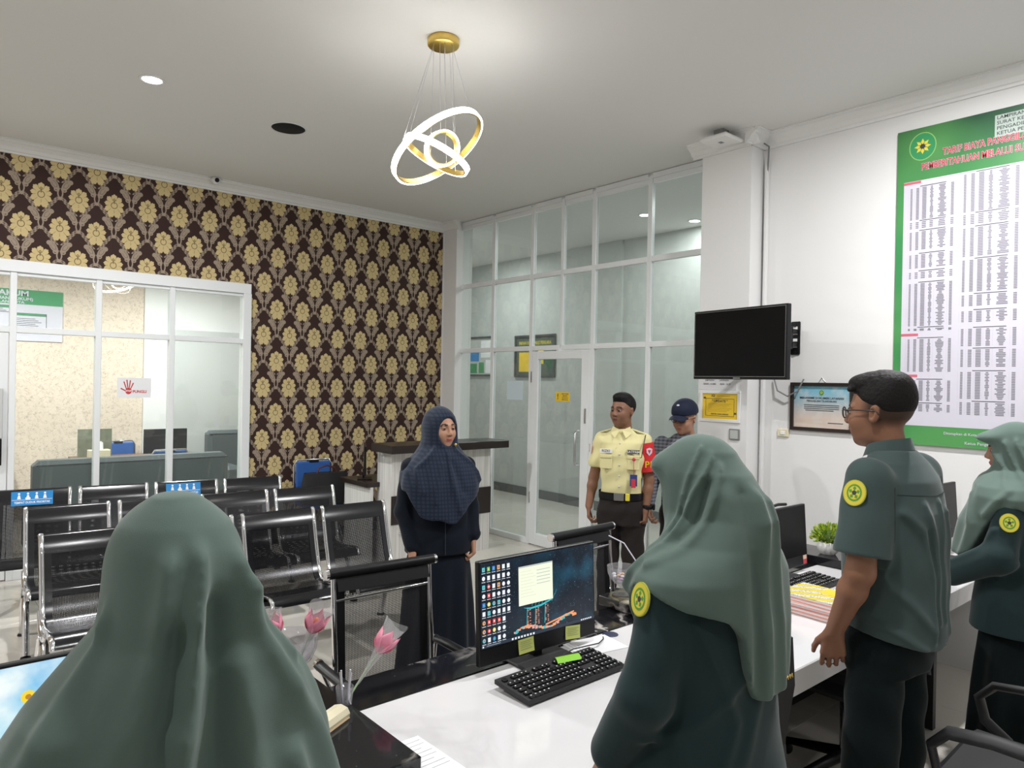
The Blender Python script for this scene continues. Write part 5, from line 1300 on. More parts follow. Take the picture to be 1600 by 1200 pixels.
def fold_field(cx, cy, ridges, R=.16):
    """ridges: list of (amplitude, width, [(angle deg from back, z), ...]); angle measured toward local +x"""
    def g(P):
        ph = np.arctan2(P[:, 0]-cx, -(P[:, 1]-cy)); z = P[:, 2]; d = np.zeros(len(P), F4)
        for A, w_, pts in ridges:
            best = np.full(len(P), 9., F4)
            for (a0, z0), (a1, z1) in zip(pts[:-1], pts[1:]):
                a0, a1 = math.radians(a0), math.radians(a1)
                ux, uz = (a1-a0)*R, z1-z0; L = ux*ux+uz*uz
                dph = (ph-a0+PI) % (2*PI)-PI
                px, pz = dph*R, z-z0; t = np.clip((px*ux+pz*uz)/L, 0, 1)
                best = np.minimum(best, (px-t*ux)**2+(pz-t*uz)**2)
            d += A*np.exp(-best/(w_*w_))
        return d
    return g
def badge(par, c, n, up, r=.035, big=False):
    """embroidered oval court emblem lying against a sleeve"""
    T_ = plane_frame(c, tuple(Vector(up).cross(Vector(n))), up); mb = MB(); mb.T = T_
    emblem(mb, 0, 0, r, .001, 1, 0, 2, 3); 
    disc(mb, 0, 0, r*.66, r*.74, .0019, 0, 24); disc(mb, 0, 0, r*.52, r*.58, .0020, 1, 20)
    n_ = 5
    for k in range(n_):
        a = 2*PI*k/n_+.3; ca, sa = math.cos(a), math.sin(a)
        mb.add([(r*(p*ca-s_*sa), r*(p*sa+s_*ca)*1.1, .0021) for p, s_ in ((.14, 0), (.36, .16), (.52, 0), (.36, -.16))], [[0, 3, 2, 1]], 0)
    disc(mb, 0, 0, r*.14, r*.14, .0024, 2, 10)
    back = [(r*math.cos(2*PI*k/28), r*1.12*math.sin(2*PI*k/28), -.004) for k in range(28)]; frt = [(a, b, .001) for a, b, c_ in back]
    mb.add(back+frt, [[k, (k+1) % 28, 28+(k+1) % 28, 28+k] for k in range(28)], 3)
    return mb.build('badge', [M['badge_green'], M['ygold'], M['inkd'], M['badge_rim']], par)
M['badge_green'] = mat('badge_green_thread', (.10, .32, .04), .7); M['badge_rim'] = mat('badge_rim_thread', (.50, .52, .05), .7)
M['hijab'] = cloth_mat('sage_green_hijab_cloth', (.108, .156, .136), 700, .05, .8, .22)
M['unif'] = cloth_mat('teal_uniform_cloth', (.022, .041, .043), 800, .06, .85, .2)
M['shirt'] = cloth_mat('grey_green_shirt_cloth', (.060, .090, .088), 800, .06, .8, .2)
M['pants'] = cloth_mat('dark_green_trouser_cloth', (.006, .011, .012), 700, .1, .9, .1)
M['seam'] = mat('dark_seam', (.018, .03, .03), .9)
M['shoeb'] = mat('black_shoe', (.01, .01, .01), .35)

def std_torso(b, Ht, w_=1., d_=1., k=.03):
    b.add('loft', [(.47*Ht, .155*w_, .105*d_, 0, 0), (.52*Ht, .165*w_, .112*d_, 0, 0), (.61*Ht, .140*w_, .100*d_, 0, .0), (.70*Ht, .155*w_, .108*d_, 0, .005), (.77*Ht, .155*w_, .100*d_, 0, 0), (.81*Ht, .12*w_, .075*d_, 0, -.01), (.835*Ht, .07, .055, 0, -.015)], 2.3, k=k)
def hijab_fn(hc, R, Ht, tab, hem, ridges, brim=.0, s=1., face=True, cx=0., cy=0., extra=None, wob=.004, lk=.025, fc=(.054, .085, .080)):
    hc = np.array(hc, F4); T = lambda *p: tuple(hc+R@(np.array(p, F4)*s))
    b = Blob(); b.add('ell', T(0, -.020, .022), (.094*s, .118*s, .110*s), R, k=.02)
    b.add('ell', T(0, -.080, -.01), (.062*s, .050*s, .06*s), R, k=.03)
    b.add('ell', T(0, .012, -.06), (.084*s, .092*s, .10*s), R, k=.025)
    if brim: b.add('ell', T(0, .070, .062), (.072*s, .05*s+brim, .034*s), R, k=.03)
    b.add('loft', tab, 2.2, k=lk)
    if extra: extra(b)
    ff = fold_field(cx, cy, ridges); hz = hem
    cut = Blob()
    if face: cut.add('ell', T(0, .115, -.018), (fc[0]*s, fc[1]*s, fc[2]*s), R, k=.01); 
    ha = np.radians([h_[0] for h_ in hem]); hv = [h_[1] for h_ in hem]
    def f(P):
        d = b(P)-ff(P)
        ph = np.arctan2(P[:, 0]-cx, -(P[:, 1]-cy)); z = P[:, 2]
        amp = np.clip((1.48*Ht/1.6-z)/.25, 0, 1)
        d = d-wob*amp*np.sin(ph*9+z*11+1.5*np.sin(z*7))-wob*.6*amp*np.sin(ph*17-z*9)
        h_ = np.interp(ph, ha, hv)+.008*np.sin(ph*7)
        d = smax(d, h_-z, .008)
        if face: d = smax(d, -cut(P), .010)
        return d
    return f
I3 = np.eye(3, dtype=F4)
def full_arms(b, L_, R_): arm_blob(b, *L_); arm_blob(b, *R_)
def body_mesh(p, Ht, hc, R, s, female, arms, hands, skin, lips, h, ears=True, hipw=.085, extra=None):
    b = Blob(); std_torso(b, Ht, .90, .85); head_blob(b, hc, R, s, female, ears)
    b.chain([(-.15, -.01, .80*Ht), (.15, -.01, .80*Ht)], [.045, .045], .03)
    legs_blob(b, Ht, hipw, .9, k=.02)
    for a in arms: arm_blob(b, a[0], a[1], a[2], a[3] if len(a) > 3 else (.040, .034, .026))
    for hd in hands: hand(b, *hd[:4], **hd[4])
    o = sdf_obj('body', b, (-.36, -.36, -.01), (.36, .40, Ht+.03), h, M['skin'], p, skin_color(hc, R, s, skin, lips, extra=extra), it=1)
    eyes(p, hc, R, s); eyelids(p, hc, R, s, skin)
    return b
SK = (.36, .19, .12); SKd = (.23, .112, .068); SKm = (.29, .150, .092)
LONG = {}
def skirt_or_trousers(p, Ht, hipw, m, h, top=.56, wide=1.35, skirt=False, spread=.02):
    b = Blob()
    if skirt:
        b.add('loft', [(.04, .235, .19, 0, .0), (.25*Ht, .205, .165, 0, 0), (.45*Ht, .185, .135, 0, 0), (top*Ht, .150, .110, 0, 0)], 2.2)
        f = lambda P: b(P)-.010*np.clip((.5*Ht-P[:, 2])/.3, 0, 1)*np.sin(np.arctan2(P[:, 0], P[:, 1])*9+P[:, 2]*3)
        return sdf_obj('skirt', f, (-.3, -.28, -.0), (.3, .28, top*Ht+.03), h, m, p)
    b.add('loft', [(.46*Ht, .165, .120, 0, 0), (.52*Ht, .170, .125, 0, 0), (top*Ht, .150, .112, 0, 0)], 2.4, k=.03)
    for x in (-1, 1): b.chain([(x*hipw, 0, .49*Ht), (x*(hipw+spread*.5), .01, .27*Ht), (x*(hipw+spread), -.02, .045)], [.088, .068*wide*.9, .058*wide*.9], .02)
    f = lambda P: np.maximum(b(P)-.004*np.sin(P[:, 2]*38+P[:, 0]*30)*np.sin(P[:, 0]*22+2), .025-P[:, 2])
    return sdf_obj('trousers', f, (-.3, -.25, 0), (.3, .25, top*Ht+.04), h, m, p)
# ---------------------------------------------------------------- woman 1: nearest, seen from behind
def woman_back():
    Ht = 1.57; p = person((.293, 1.07, .008), math.radians(3), 'woman nearest the camera seen from behind in a long sage green hijab')
    hc = (0, .01, 1.462); R = rotm(0, 0, .02)
    LA = ((-.155, -.01, 1.26), (-.185, .0, 1.02), (-.17, .16, .86)); RA = ((.155, -.01, 1.26), (.185, .02, 1.03), (.17, .16, .86))
    body_mesh(p, Ht, hc, R, .88, True, (LA, RA), ((LA[2], (.1, 1, -.2), (0, -.2, -1), -1, dict(s=.9)), (RA[2], (-.1, 1, -.2), (0, -.2, -1), 1, dict(s=.9))), SK, (.35, .10, .09), .007)
    tab = [(1.565, .02, .02, 0, -.01), (1.54, .055, .065, -.0, -.015), (1.51, .070, .085, 0, -.02), (1.48, .079, .10, 0, -.02), (1.44, .087, .115, 0, -.025), (1.40, .099, .122, .004, -.02), (1.365, .130, .134, .004, -.015), (1.31, .176, .144, -.002, -.01), (1.26, .203, .152, -.004, 0), (1.21, .223, .162, -.008, 0), (1.08, .252, .19, -.006, 0), (.98, .26, .20, 0, 0)]
    rd = [(.016, .018, [(-20, 1.50), (-24, 1.40), (-34, 1.30), (-50, 1.18), (-60, 1.05)]),
          (.020, .016, [(-3, 1.51), (-8, 1.40), (-13, 1.25), (-20, 1.05)]),
          (.015, .020, [(26, 1.49), (30, 1.42), (42, 1.34), (58, 1.24), (66, 1.1)]),
          (.012, .022, [(12, 1.36), (18, 1.25), (22, 1.05)]),
          (.012, .014, [(32, 1.46), (50, 1.40), (64, 1.34)]),
          (-.022, .024, [(5, 1.44), (3, 1.30), (0, 1.05)]),
          (-.014, .02, [(-16, 1.42), (-24, 1.28), (-34, 1.12)]),
          (.014, .020, [(-70, 1.42), (-66, 1.30), (-78, 1.15)]), (.010, .02, [(80, 1.36), (84, 1.2), (95, 1.05)]),
          (.010, .016, [(40, 1.22), (46, 1.05)]), (.012, .018, [(-44, 1.16), (-30, 1.22), (-18, 1.30)])]
    f = hijab_fn(hc, R, Ht, tab, [(-180, 1.0), (-120, 1.05), (-60, 1.0), (0, .93), (60, .99), (120, 1.06), (180, 1.0)], rd, s=.88, wob=.002)
    sdf_obj('hijab', f, (-.33, -.30, .88), (.33, .28, 1.62), .0055, M['hijab'], p, it=2)
    b = Blob(); b.add('loft', [(.70, .21, .165, 0, 0), (.85, .195, .150, 0, 0), (1.0, .165, .13, 0, 0), (1.15, .17, .125, 0, 0), (1.27, .15, .10, 0, -.01), (1.32, .08, .07, 0, -.01)], 2.3)
    for A in (LA, RA): b.chain([tuple(np.array(A[0])*(.9, 1, 1)), A[1], A[2]], [.042, .048, .042], .02)
    sdf_obj('tunic', b, (-.33, -.26, .66), (.33, .32, 1.36), .008, M['unif'], p)
    skirt_or_trousers(p, Ht, .08, M['pants'], .011, skirt=True); shoes(p, Ht, .08, .02, M['shoeb'])
woman_back()
# ---------------------------------------------------------------- woman 2: behind the lit monitor, three-quarter back
def woman_side():
    Ht = 1.63; p = person((1.505, 1.01, 0), math.radians(0), 'woman at the lit monitor in sage hijab and dark teal uniform, seen from behind left')
    hc = (0, .035, 1.508); R = rotm(-.22, 0, .06)
    LA = ((-.170, -.01, 1.275), (-.225, -.0, 1.045), (-.205, .125, .845)); RA = ((.175, -.02, 1.30), (.22, .03, 1.05), (.17, .20, .86))
    body_mesh(p, Ht-.02, hc, R, .89, True, (LA, RA), ((LA[2], (0, .35, -1), (1, 0, 0), 1, dict(s=.92, curl=(.3, .35, .3))), (RA[2], (-.1, 1, -.3), (0, -.3, -1), 1, dict(s=.9))), SK, (.35, .10, .09), .006)
    tab = [(1.58, .045, .055, 0, -.0), (1.54, .075, .09, 0, -.02), (1.49, .085, .115, 0, -.03), (1.44, .092, .125, 0, -.04), (1.38, .135, .132, 0, -.035), (1.345, .190, .138, 0, -.025), (1.31, .228, .145, 0, -.02), (1.27, .236, .152, 0, -.015), (1.20, .228, .160, 0, -.015), (1.10, .215, .158, .0, -.02), (.95, .205, .150, 0, -.03)]
    rd = [(.009, .012, [(-72, 1.60), (-84, 1.54), (-100, 1.45), (-118, 1.36)]),
          (.014, .012, [(-50, 1.58), (-78, 1.49), (-95, 1.41), (-110, 1.34), (-125, 1.26)]),
          (.013, .013, [(-38, 1.56), (-56, 1.45), (-72, 1.39), (-98, 1.34)]),
          (-.014, .012, [(-54, 1.52), (-66, 1.44), (-86, 1.385)]), (-.010, .010, [(-95, 1.47), (-104, 1.40)]),
          (.011, .020, [(-36, 1.50), (-30, 1.35), (-28, 1.10)]), (-.009, .016, [(-18, 1.5), (-16, 1.2), (-14, 1.02)]),
          (.010, .016, [(-4, 1.50), (-6, 1.3), (-4, 1.02)]), (.010, .016, [(16, 1.48), (16, 1.25), (18, 1.02)]),
          (.010, .016, [(150, 1.45), (140, 1.3), (150, 1.15)]), (.010, .016, [(90, 1.45), (70, 1.3), (80, 1.2)])]
    hem = [(-180, 1.10), (-140, 1.10), (-122, 1.245), (-104, 1.285), (-85, 1.275), (-60, 1.255), (-40, 1.22), (-30, 1.19), (-24, 1.10), (-12, 1.05), (10, 1.035), (40, 1.06), (60, 1.22), (100, 1.29), (140, 1.12), (180, 1.10)]
    f = hijab_fn(hc, R, Ht, tab, hem, rd, brim=-.006, s=.90, wob=.002)
    h_ = sdf_obj('hijab', f, (-.31, -.32, .94), (.31, .30, 1.68), .0055, M['hijab'], p, it=2)
    mb = MB(); mb.T = plane_frame((.06, -.19, 1.08), (1, 0, 0), (0, 0, 1))
    for k in range(3): mb.tube([(-.012+.01*k, 0, 0), (-.007+.01*k, .006, 0), (-.004+.01*k, -.004, 0)], .0012, 5)
    mb.build('embroidered_mark', M['gold'], h_)
    b = Blob(); b.add('loft', [(.66, .235, .190, 0, -.005), (.80, .220, .175, 0, -.005), (.95, .190, .150, 0, -.01), (1.05, .175, .140, 0, -.01), (1.18, .185, .138, 0, -.01), (1.28, .165, .115, 0, -.02), (1.34, .10, .08, 0, -.02), (1.38, .06, .06, 0, -.01)], 2.3)
    for A in (LA, RA): b.chain([A[0], A[1]], [.060, .060], .03); b.chain([A[1], tuple(np.array(A[2])+(0, -.01, .03))], [.062, .052], .02)
    ff = fold_field(0, 0, [(.009, .014, [(-60, 1.22), (-45, 1.12), (-30, 1.0), (-50, .85)]), (.008, .014, [(-20, 1.1), (-60, 1.0), (-85, .95)]), (.008, .02, [(0, 1.05), (-30, .9), (-35, .7)]), (.008, .015, [(-70, .95), (-60, .8), (-62, .68)])])
    g = lambda P: b(P)-ff(P)-.003*np.sin(P[:, 2]*30+P[:, 1]*25)*np.sin(P[:, 0]*20)
    tn = sdf_obj('uniform_tunic', g, (-.34, -.27, .64), (.34, .32, 1.42), .006, M['unif'], p)
    surf_badge(tn, g, (-.185, .0), 1.265, 165, .034)
    skirt_or_trousers(p, Ht, .08, M['pants'], .011, skirt=True); shoes(p, Ht, .08, .02, M['shoeb'])
woman_side()
# ---------------------------------------------------------------- man with glasses
def man_side():
    Ht = 1.775; p = person((2.56, .99, 0), math.radians(-2), 'man with glasses in grey-green short-sleeved uniform shirt standing at the desk')
    hc = (0, .045, 1.672); R = rotm(-.05, 0, .10); s = 1.02
    LA = ((-.185, -.01, 1.46), (-.235, -.01, 1.165), (-.205, .085, .945), (.050, .042, .028)); RA = ((.185, -.01, 1.46), (.245, 0, 1.165), (.225, .12, .95), (.050, .042, .028))
    def ex(q_, C, near):
        y, z, ax = q_[:, 1], q_[:, 2], np.abs(q_[:, 0])
        m = near & (y > .062) & (z < -.078) & (z > -.108) & (ax < .022); C[m] = (.02, .014, .011)
        w_ = np.clip((.040-y-.4*np.clip(-z, 0, 1))/.035, 0, 1)*np.clip((z+.060)/.035, 0, 1)*(ax < .0785)*near
        C[:] = C*(1-.82*w_[:, None])
    body_mesh(p, Ht, hc, R, s, False, (LA, RA), ((LA[2], (.12, .10, -1), (.85, .4, 0), -1, dict(s=1.02, curl=(.32, .55, .4))), (RA[2], (-.05, .1, -1), (-1, .2, 0), 1, dict(s=1.0, curl=(.35, .55, .4)))), (.27, .128, .075), (.26, .10, .075), .0045, hipw=.09, extra=ex)
    c = np.array(hc, F4); T = lambda *q_: tuple(c+R@(np.array(q_, F4)*s))
    hb = Blob(); hb.add('ell', T(0, -.020, .040), (.083*s, .100*s, .090*s), R, k=.02); hb.add('ell', T(0, .035, .098), (.060*s, .060*s, .034*s), R, k=.03); hb.add('ell', T(0, -.04, .085), (.068*s, .065*s, .05*s), R, k=.03)
    rr = random.Random(8)
    for k in range(90):
        a = rr.uniform(-.062, .062); y = rr.uniform(-.06, .074); zt = .128-7.5*a*a-5.2*(y+.005)**2; hb.add('ell', T(a, y, zt+.008*rr.random()-.004), (.011, .013, .010), R, k=.006, m=.02)
    cut = Blob(); cut.add('ell', T(0, .13, -.01), (.10, .085, .085), R, k=.01)
    def hf(P):
        q_ = ((P-c)@R)/s; d = hb(P)+.0035*np.clip((.055-q_[:, 2])/.06, 0, 1)
        low = np.interp(q_[:, 1], [-.11, -.08, -.03, .01, .03, .055], [-.035, -.045, .0, .025, .035, .06]); d = smax(d, (low-q_[:, 2])*s, .012)
        return smax(d, -cut(P), .01)
    sdf_obj('hair', hf, tuple(c-.16), tuple(c+.17), .004, M['hair'], p)
    gl = empty('glasses', (0, 0, 0)); gl.parent = p
    Tm = Matrix([[*R[0], hc[0]], [*R[1], hc[1]], [*R[2], hc[2]], [0, 0, 0, 1]]) @ Matrix.Scale(s, 4)
    mb = MB(); mb.T = Tm
    for x in (-1, 1):
        mb.tube([(x*(.033+.024*math.cos(t)*(1.0)), .108-.010*abs(.033+.024*math.cos(t))/.06, -.001+.019*math.sin(t)) for t in np.linspace(0, 2*PI, 22)[:-1]], .0024, 6, closed=True)
        mb.tube([(x*.056, .100, .006), (x*.074, .088, .008), (x*.081, .04, .006), (x*.084, -.015, .004), (x*.082, -.028, -.012)], .0022, 6)
    mb.tube([(-.010, .107, .003), (0, .110, .006), (.010, .107, .003)], .002, 6); mb.build('frame', mat('spectacle_frame', (.03, .02, .015), .3), gl)
    for x in (-1, 1):
        mb = MB(); mb.T = Tm; disc(mb, 0, 0, .0225, .0175, 0); L_ = MB(); L_.T = Tm @ Matrix.Translation((x*.033, .1045, -.001)) @ Matrix.Rotation(PI/2, 4, 'X'); disc(L_, 0, 0, .0225, .0175, 0, 0, 18); L_.build('lens', M['lens'], gl)
    # shirt
    b = Blob(); b.add('loft', [(.845, .170, .138, 0, -.02), (.90, .175, .145, 0, -.02), (1.05, .172, .145, 0, -.015), (1.20, .182, .148, 0, -.01), (1.35, .190, .142, 0, -.01), (1.45, .180, .112, 0, -.015), (1.505, .13, .082, 0, -.015), (1.545, .072, .065, 0, -.005)], 2.4)
    for A in (LA, RA):
        A = [np.array(a) for a in A[:3]]; dwn = A[0]+(A[1]-A[0])*.78
        b.chain([tuple(A[0]+(0, 0, -.005)), tuple(dwn)], [.074, .084], .03)
    ff = fold_field(0, 0, [(.010, .014, [(-55, 1.36), (-35, 1.30), (-18, 1.15), (-14, .95)]), (.009, .014, [(-30, 1.38), (-12, 1.25), (-5, 1.0)]), (.008, .014, [(5, 1.38), (4, 1.2), (12, 1.0)]), (-.008, .014, [(-25, 1.3), (-12, 1.1), (-8, .95)]), (.010, .016, [(-80, 1.15), (-50, 1.08), (-20, .98)]), (.009, .014, [(-100, 1.02), (-60, .98), (-30, .92)]), (.008, .014, [(25, 1.35), (35, 1.1), (30, .95)])])
    Ad = {x: ((np.array(A[1])-np.array(A[0]))/np.linalg.norm(np.array(A[1])-np.array(A[0])), np.array(A[0])) for x, A in ((-1, LA), (1, RA))}
    hemc = lambda P: .925+.030*np.abs(P[:, 0])/.18+.02*np.clip(P[:, 1]/.15, -1, 1)
    def sf(P):
        d = b(P)-ff(P)-.002*np.sin(P[:, 2]*40+P[:, 0]*15)*np.sin(P[:, 1]*30)
        for x in (-1, 1):
            dv, o_ = Ad[x]; t = (P-o_.astype(F4))@dv.astype(F4); outer = (P[:, 0]*x > .19) & (P[:, 2] < 1.36)
            d = np.where(outer, np.maximum(d, t-.245), d)
        return np.maximum(d, hemc(P)-P[:, 2])
    sh = sdf_obj('shirt', sf, (-.36, -.24, .82), (.36, .24, 1.56), .005, M['shirt'], p)
    # collar
    mb = MB(); hcx, hcy = 0, .012
    def colf(u, v):
        a = (u-.5)*2*PI*.90-PI/2; r = .064+.011*v; fr_ = max(0, math.cos((u-.5)*2*PI*.9-PI)); 
        return (hcx+r*math.cos(a)*1.0, hcy+(r*1.08)*math.sin(a)+(.0), 1.588-.040*v-.040*(abs(u-.5)*2)**2)
    mb.grid(colf, 40, 5); mb.grid(lambda u, v: tuple(np.array(colf(u, 0))*(1, 1, 1)+np.array((-.003*math.cos((u-.5)*5.65-PI/2), -.003*math.sin((u-.5)*5.65-PI/2), -.035*v))), 40, 3); mb.build('collar', M['shirt'], sh)
    surf_badge(sh, sf, (-.19, 0), 1.42, 183, .037)
    seam(sh, 'yoke_seam', sf, [((x_, -.3, 1.405+.012*abs(x_)/.18), (0, 1, 0)) for x_ in np.linspace(-.17, .17, 18)], M['seam'])
    for x_ in (-1, 1): seam(sh, 'armhole_seam', sf, [((x_*.183, -.3, z_), (0, 1, 0)) for z_ in np.linspace(1.27, 1.44, 10)], M['seam'])
    skirt_or_trousers(p, Ht, .09, M['pants'], .008, top=.56, wide=1.4); shoes(p, Ht, .09, .02, M['shoeb'])
man_side()
# ---------------------------------------------------------------- woman 4: right edge
def woman_right():
    Ht = 1.61; p = person((3.86, .94, 0), math.radians(2), 'woman at the right edge in sage hijab and teal uniform leaning on the desk')
    hc = (0, .035, 1.485); R = rotm(-.12, 0, .25)
    LA = ((-.170, .0, 1.25), (-.235, .02, 1.03), (-.16, .235, .90)); RA = ((.170, 0, 1.25), (.22, .03, 1.03), (.10, .235, .88))
    body_mesh(p, Ht, hc, R, .95, True, (LA, RA), ((LA[2], (.5, .8, -.4), (.3, -.4, -1), -1, dict(s=.9)), (RA[2], (-.6, .8, -.1), (0, -.2, -1), 1, dict(s=.9))), SKm, (.35, .10, .09), .0055)
    tab = [(1.55, .05, .06, 0, 0), (1.51, .088, .10, 0, -.015), (1.46, .098, .118, 0, -.02), (1.40, .105, .125, 0, -.015), (1.36, .145, .145, 0, .01), (1.32, .205, .16, 0, .015), (1.28, .232, .165, 0, .015), (1.22, .232, .180, 0, .02), (1.15, .225, .205, 0, .03), (1.0, .22, .225, 0, .04)]
    rd = [(.014, .013, [(-140, 1.47), (-110, 1.40), (-90, 1.32), (-110, 1.2)]), (.014, .012, [(-115, 1.52), (-92, 1.43), (-72, 1.36)]), (.015, .013, [(-90, 1.53), (-70, 1.44), (-50, 1.35)]), (.013, .014, [(-50, 1.5), (-40, 1.35), (-30, 1.2)]), (.012, .016, [(-140, 1.28), (-125, 1.15), (-135, 1.0)]), (.012, .014, [(0, 1.45), (0, 1.2)]), (.012, .014, [(60, 1.45), (50, 1.2)]), (.012, .014, [(140, 1.35), (150, 1.1)])]
    hem = [(-180, .93), (-150, .95), (-128, 1.02), (-112, 1.15), (-98, 1.225), (-80, 1.24), (-50, 1.21), (-20, 1.15), (0, 1.12), (60, 1.2), (100, 1.24), (150, .98), (180, .93)]
    f = hijab_fn(hc, R, Ht, tab, hem, rd, brim=.022, s=.95, wob=.0025)
    sdf_obj('hijab', f, (-.31, -.30, .88), (.31, .32, 1.65), .007, M['hijab'], p, it=2)
    b = Blob(); b.add('loft', [(.68, .225, .180, 0, 0), (.80, .215, .170, 0, 0), (.95, .19, .150, 0, 0), (1.15, .185, .138, 0, 0), (1.26, .165, .115, 0, -.01), (1.32, .10, .08, 0, -.01), (1.36, .06, .06, 0, 0)], 2.3)
    for A in (LA, RA): b.chain([A[0], A[1]], [.058, .058], .03); b.chain([A[1], tuple(np.array(A[2])*.94+np.array(A[1])*.06)], [.064, .058], .02)
    ff = fold_field(0, 0, [(.010, .014, [(-100, 1.15), (-115, 1.05), (-135, .98)]), (.009, .014, [(-80, 1.0), (-100, .92)]), (.008, .015, [(-70, .95), (-60, .8), (-62, .68)])])
    tn = sdf_obj('uniform_tunic', lambda P: b(P)-ff(P), (-.34, -.25, .66), (.34, .34, 1.40), .007, M['unif'], p)
    surf_badge(tn, lambda P: b(P)-ff(P), (-.19, .01), 1.185, 203, .036)
    skirt_or_trousers(p, Ht, .08, M['pants'], .012, skirt=True); shoes(p, Ht, .08, .02, M['shoeb'])
woman_right()
# ---------------------------------------------------------------- woman in navy
def woman_navy():
    Ht = 1.60; p = person((2.29, 3.28, 0), math.radians(161), 'woman in dark navy suit and patterned navy hijab standing in front of the benches')
    M['navy'] = cloth_mat('navy_suit_cloth', (.006, .009, .016), 700, .1, .8, .1); M['navyh'] = cloth_mat('navy_patterned_hijab', (.016, .024, .045), 500, .05, .75, .2, pattern=(.030, .040, .066))
    hc = (0, .02, 1.487); R = rotm(0, 0, .30); hcn = hc
    LA = ((-.16, -.01, 1.27), (-.19, -.02, 1.04), (-.185, .06, .875)); RA = ((.16, -.01, 1.27), (.195, -.01, 1.03), (.165, .08, .835))
    body_mesh(p, Ht, hc, R, .93, True, (LA, RA), ((LA[2], (0, .1, -1), (1, -.1, 0), 1, dict(s=1.08, curl=(.7, 1.0, .7))), (RA[2], (0, .1, -1), (-1, -.1, 0), -1, dict(s=1.08, curl=(.7, 1.0, .7)))), (.50, .27, .18), (.45, .13, .11), .0055)
    tab = [(1.54, .07, .08, 0, 0), (1.50, .09, .11, 0, -.01), (1.44, .098, .105, 0, -.01), (1.39, .108, .11, 0, -.01), (1.35, .135, .125, 0, .0), (1.30, .185, .14, 0, .0), (1.25, .218, .150, 0, .005), (1.18, .225, .160, 0, .015), (1.05, .21, .165, 0, .025), (.95, .19, .165, 0, .03)]
    rd = [(.012, .014, [(-150, 1.38), (-120, 1.30), (-110, 1.2)]), (.012, .014, [(150, 1.38), (125, 1.28), (140, 1.15)]), (.010, .014, [(170, 1.30), (160, 1.1)]), (-.010, .02, [(-165, 1.3), (-150, 1.15)]), (.012, .014, [(0, 1.4), (0, 1.1)]), (.010, .013, [(-175, 1.36), (-170, 1.2), (-160, 1.05)])]
    hem = [(-180, .985), (-165, .99), (-140, 1.06), (-110, 1.15), (-80, 1.17), (0, 1.05), (80, 1.17), (110, 1.14), (135, 1.03), (155, 1.0), (180, .985)]
    f = hijab_fn(hc, R, Ht, tab, hem, rd, s=.93, wob=.002, fc=(.068, .085, .090))
    h_ = sdf_obj('hijab', f, (-.29, -.28, .90), (.29, .28, 1.64), .006, M['navyh'], p, it=1)
    MB().ell((-.060, .105, 1.40), (.008, .006, .009)).build('gold_pin', M['gold'], h_)
    b = Blob(); b.add('loft', [(.76, .190, .150, 0, 0), (.90, .180, .140, 0, 0), (1.02, .158, .122, 0, 0), (1.15, .165, .120, 0, 0), (1.26, .155, .10, 0, -.01), (1.31, .09, .07, 0, -.01)], 2.4)
    for A in (LA, RA): b.chain([A[0], A[1], tuple(np.array(A[2])+(0, 0, .02))], [.054, .050, .042], .02)
    tn = sdf_obj('jacket', lambda P: np.maximum(b(P)-.002*np.sin(P[:, 2]*45), .80-P[:, 2]), (-.33, -.22, .74), (.33, .24, 1.36), .007, M['navy'], p)
    mb = MB(); mb.tube([(.0, .140, 1.0), (.0, .148, .90), (.0, .152, .81)], .002, 5); mb.build('front_placket', mat('navy_trim', (.02, .025, .035), .7), tn)
    o = skirt_or_trousers(p, Ht, .08, M['navy'], .010, top=.54, skirt=True); shoes(p, Ht, .08, .02, M['shoeb'])
    wt = empty('wristwatch', (0, 0, 0)); wt.parent = p
    mb = MB(); mb.tube([(-.186+.031*math.cos(t), .056+.031*math.sin(t), .898) for t in np.linspace(0, 2*PI, 20)[:-1]], .006, 6, closed=True, flat=(2.2, .6)); mb.build('strap', mat('turquoise_strap', (.08, .45, .42), .5), wt)
    MB().box(-.231, -.215, .04, .07, .884, .912, bev=.003).build('dial', M['steel'], wt)
woman_navy()
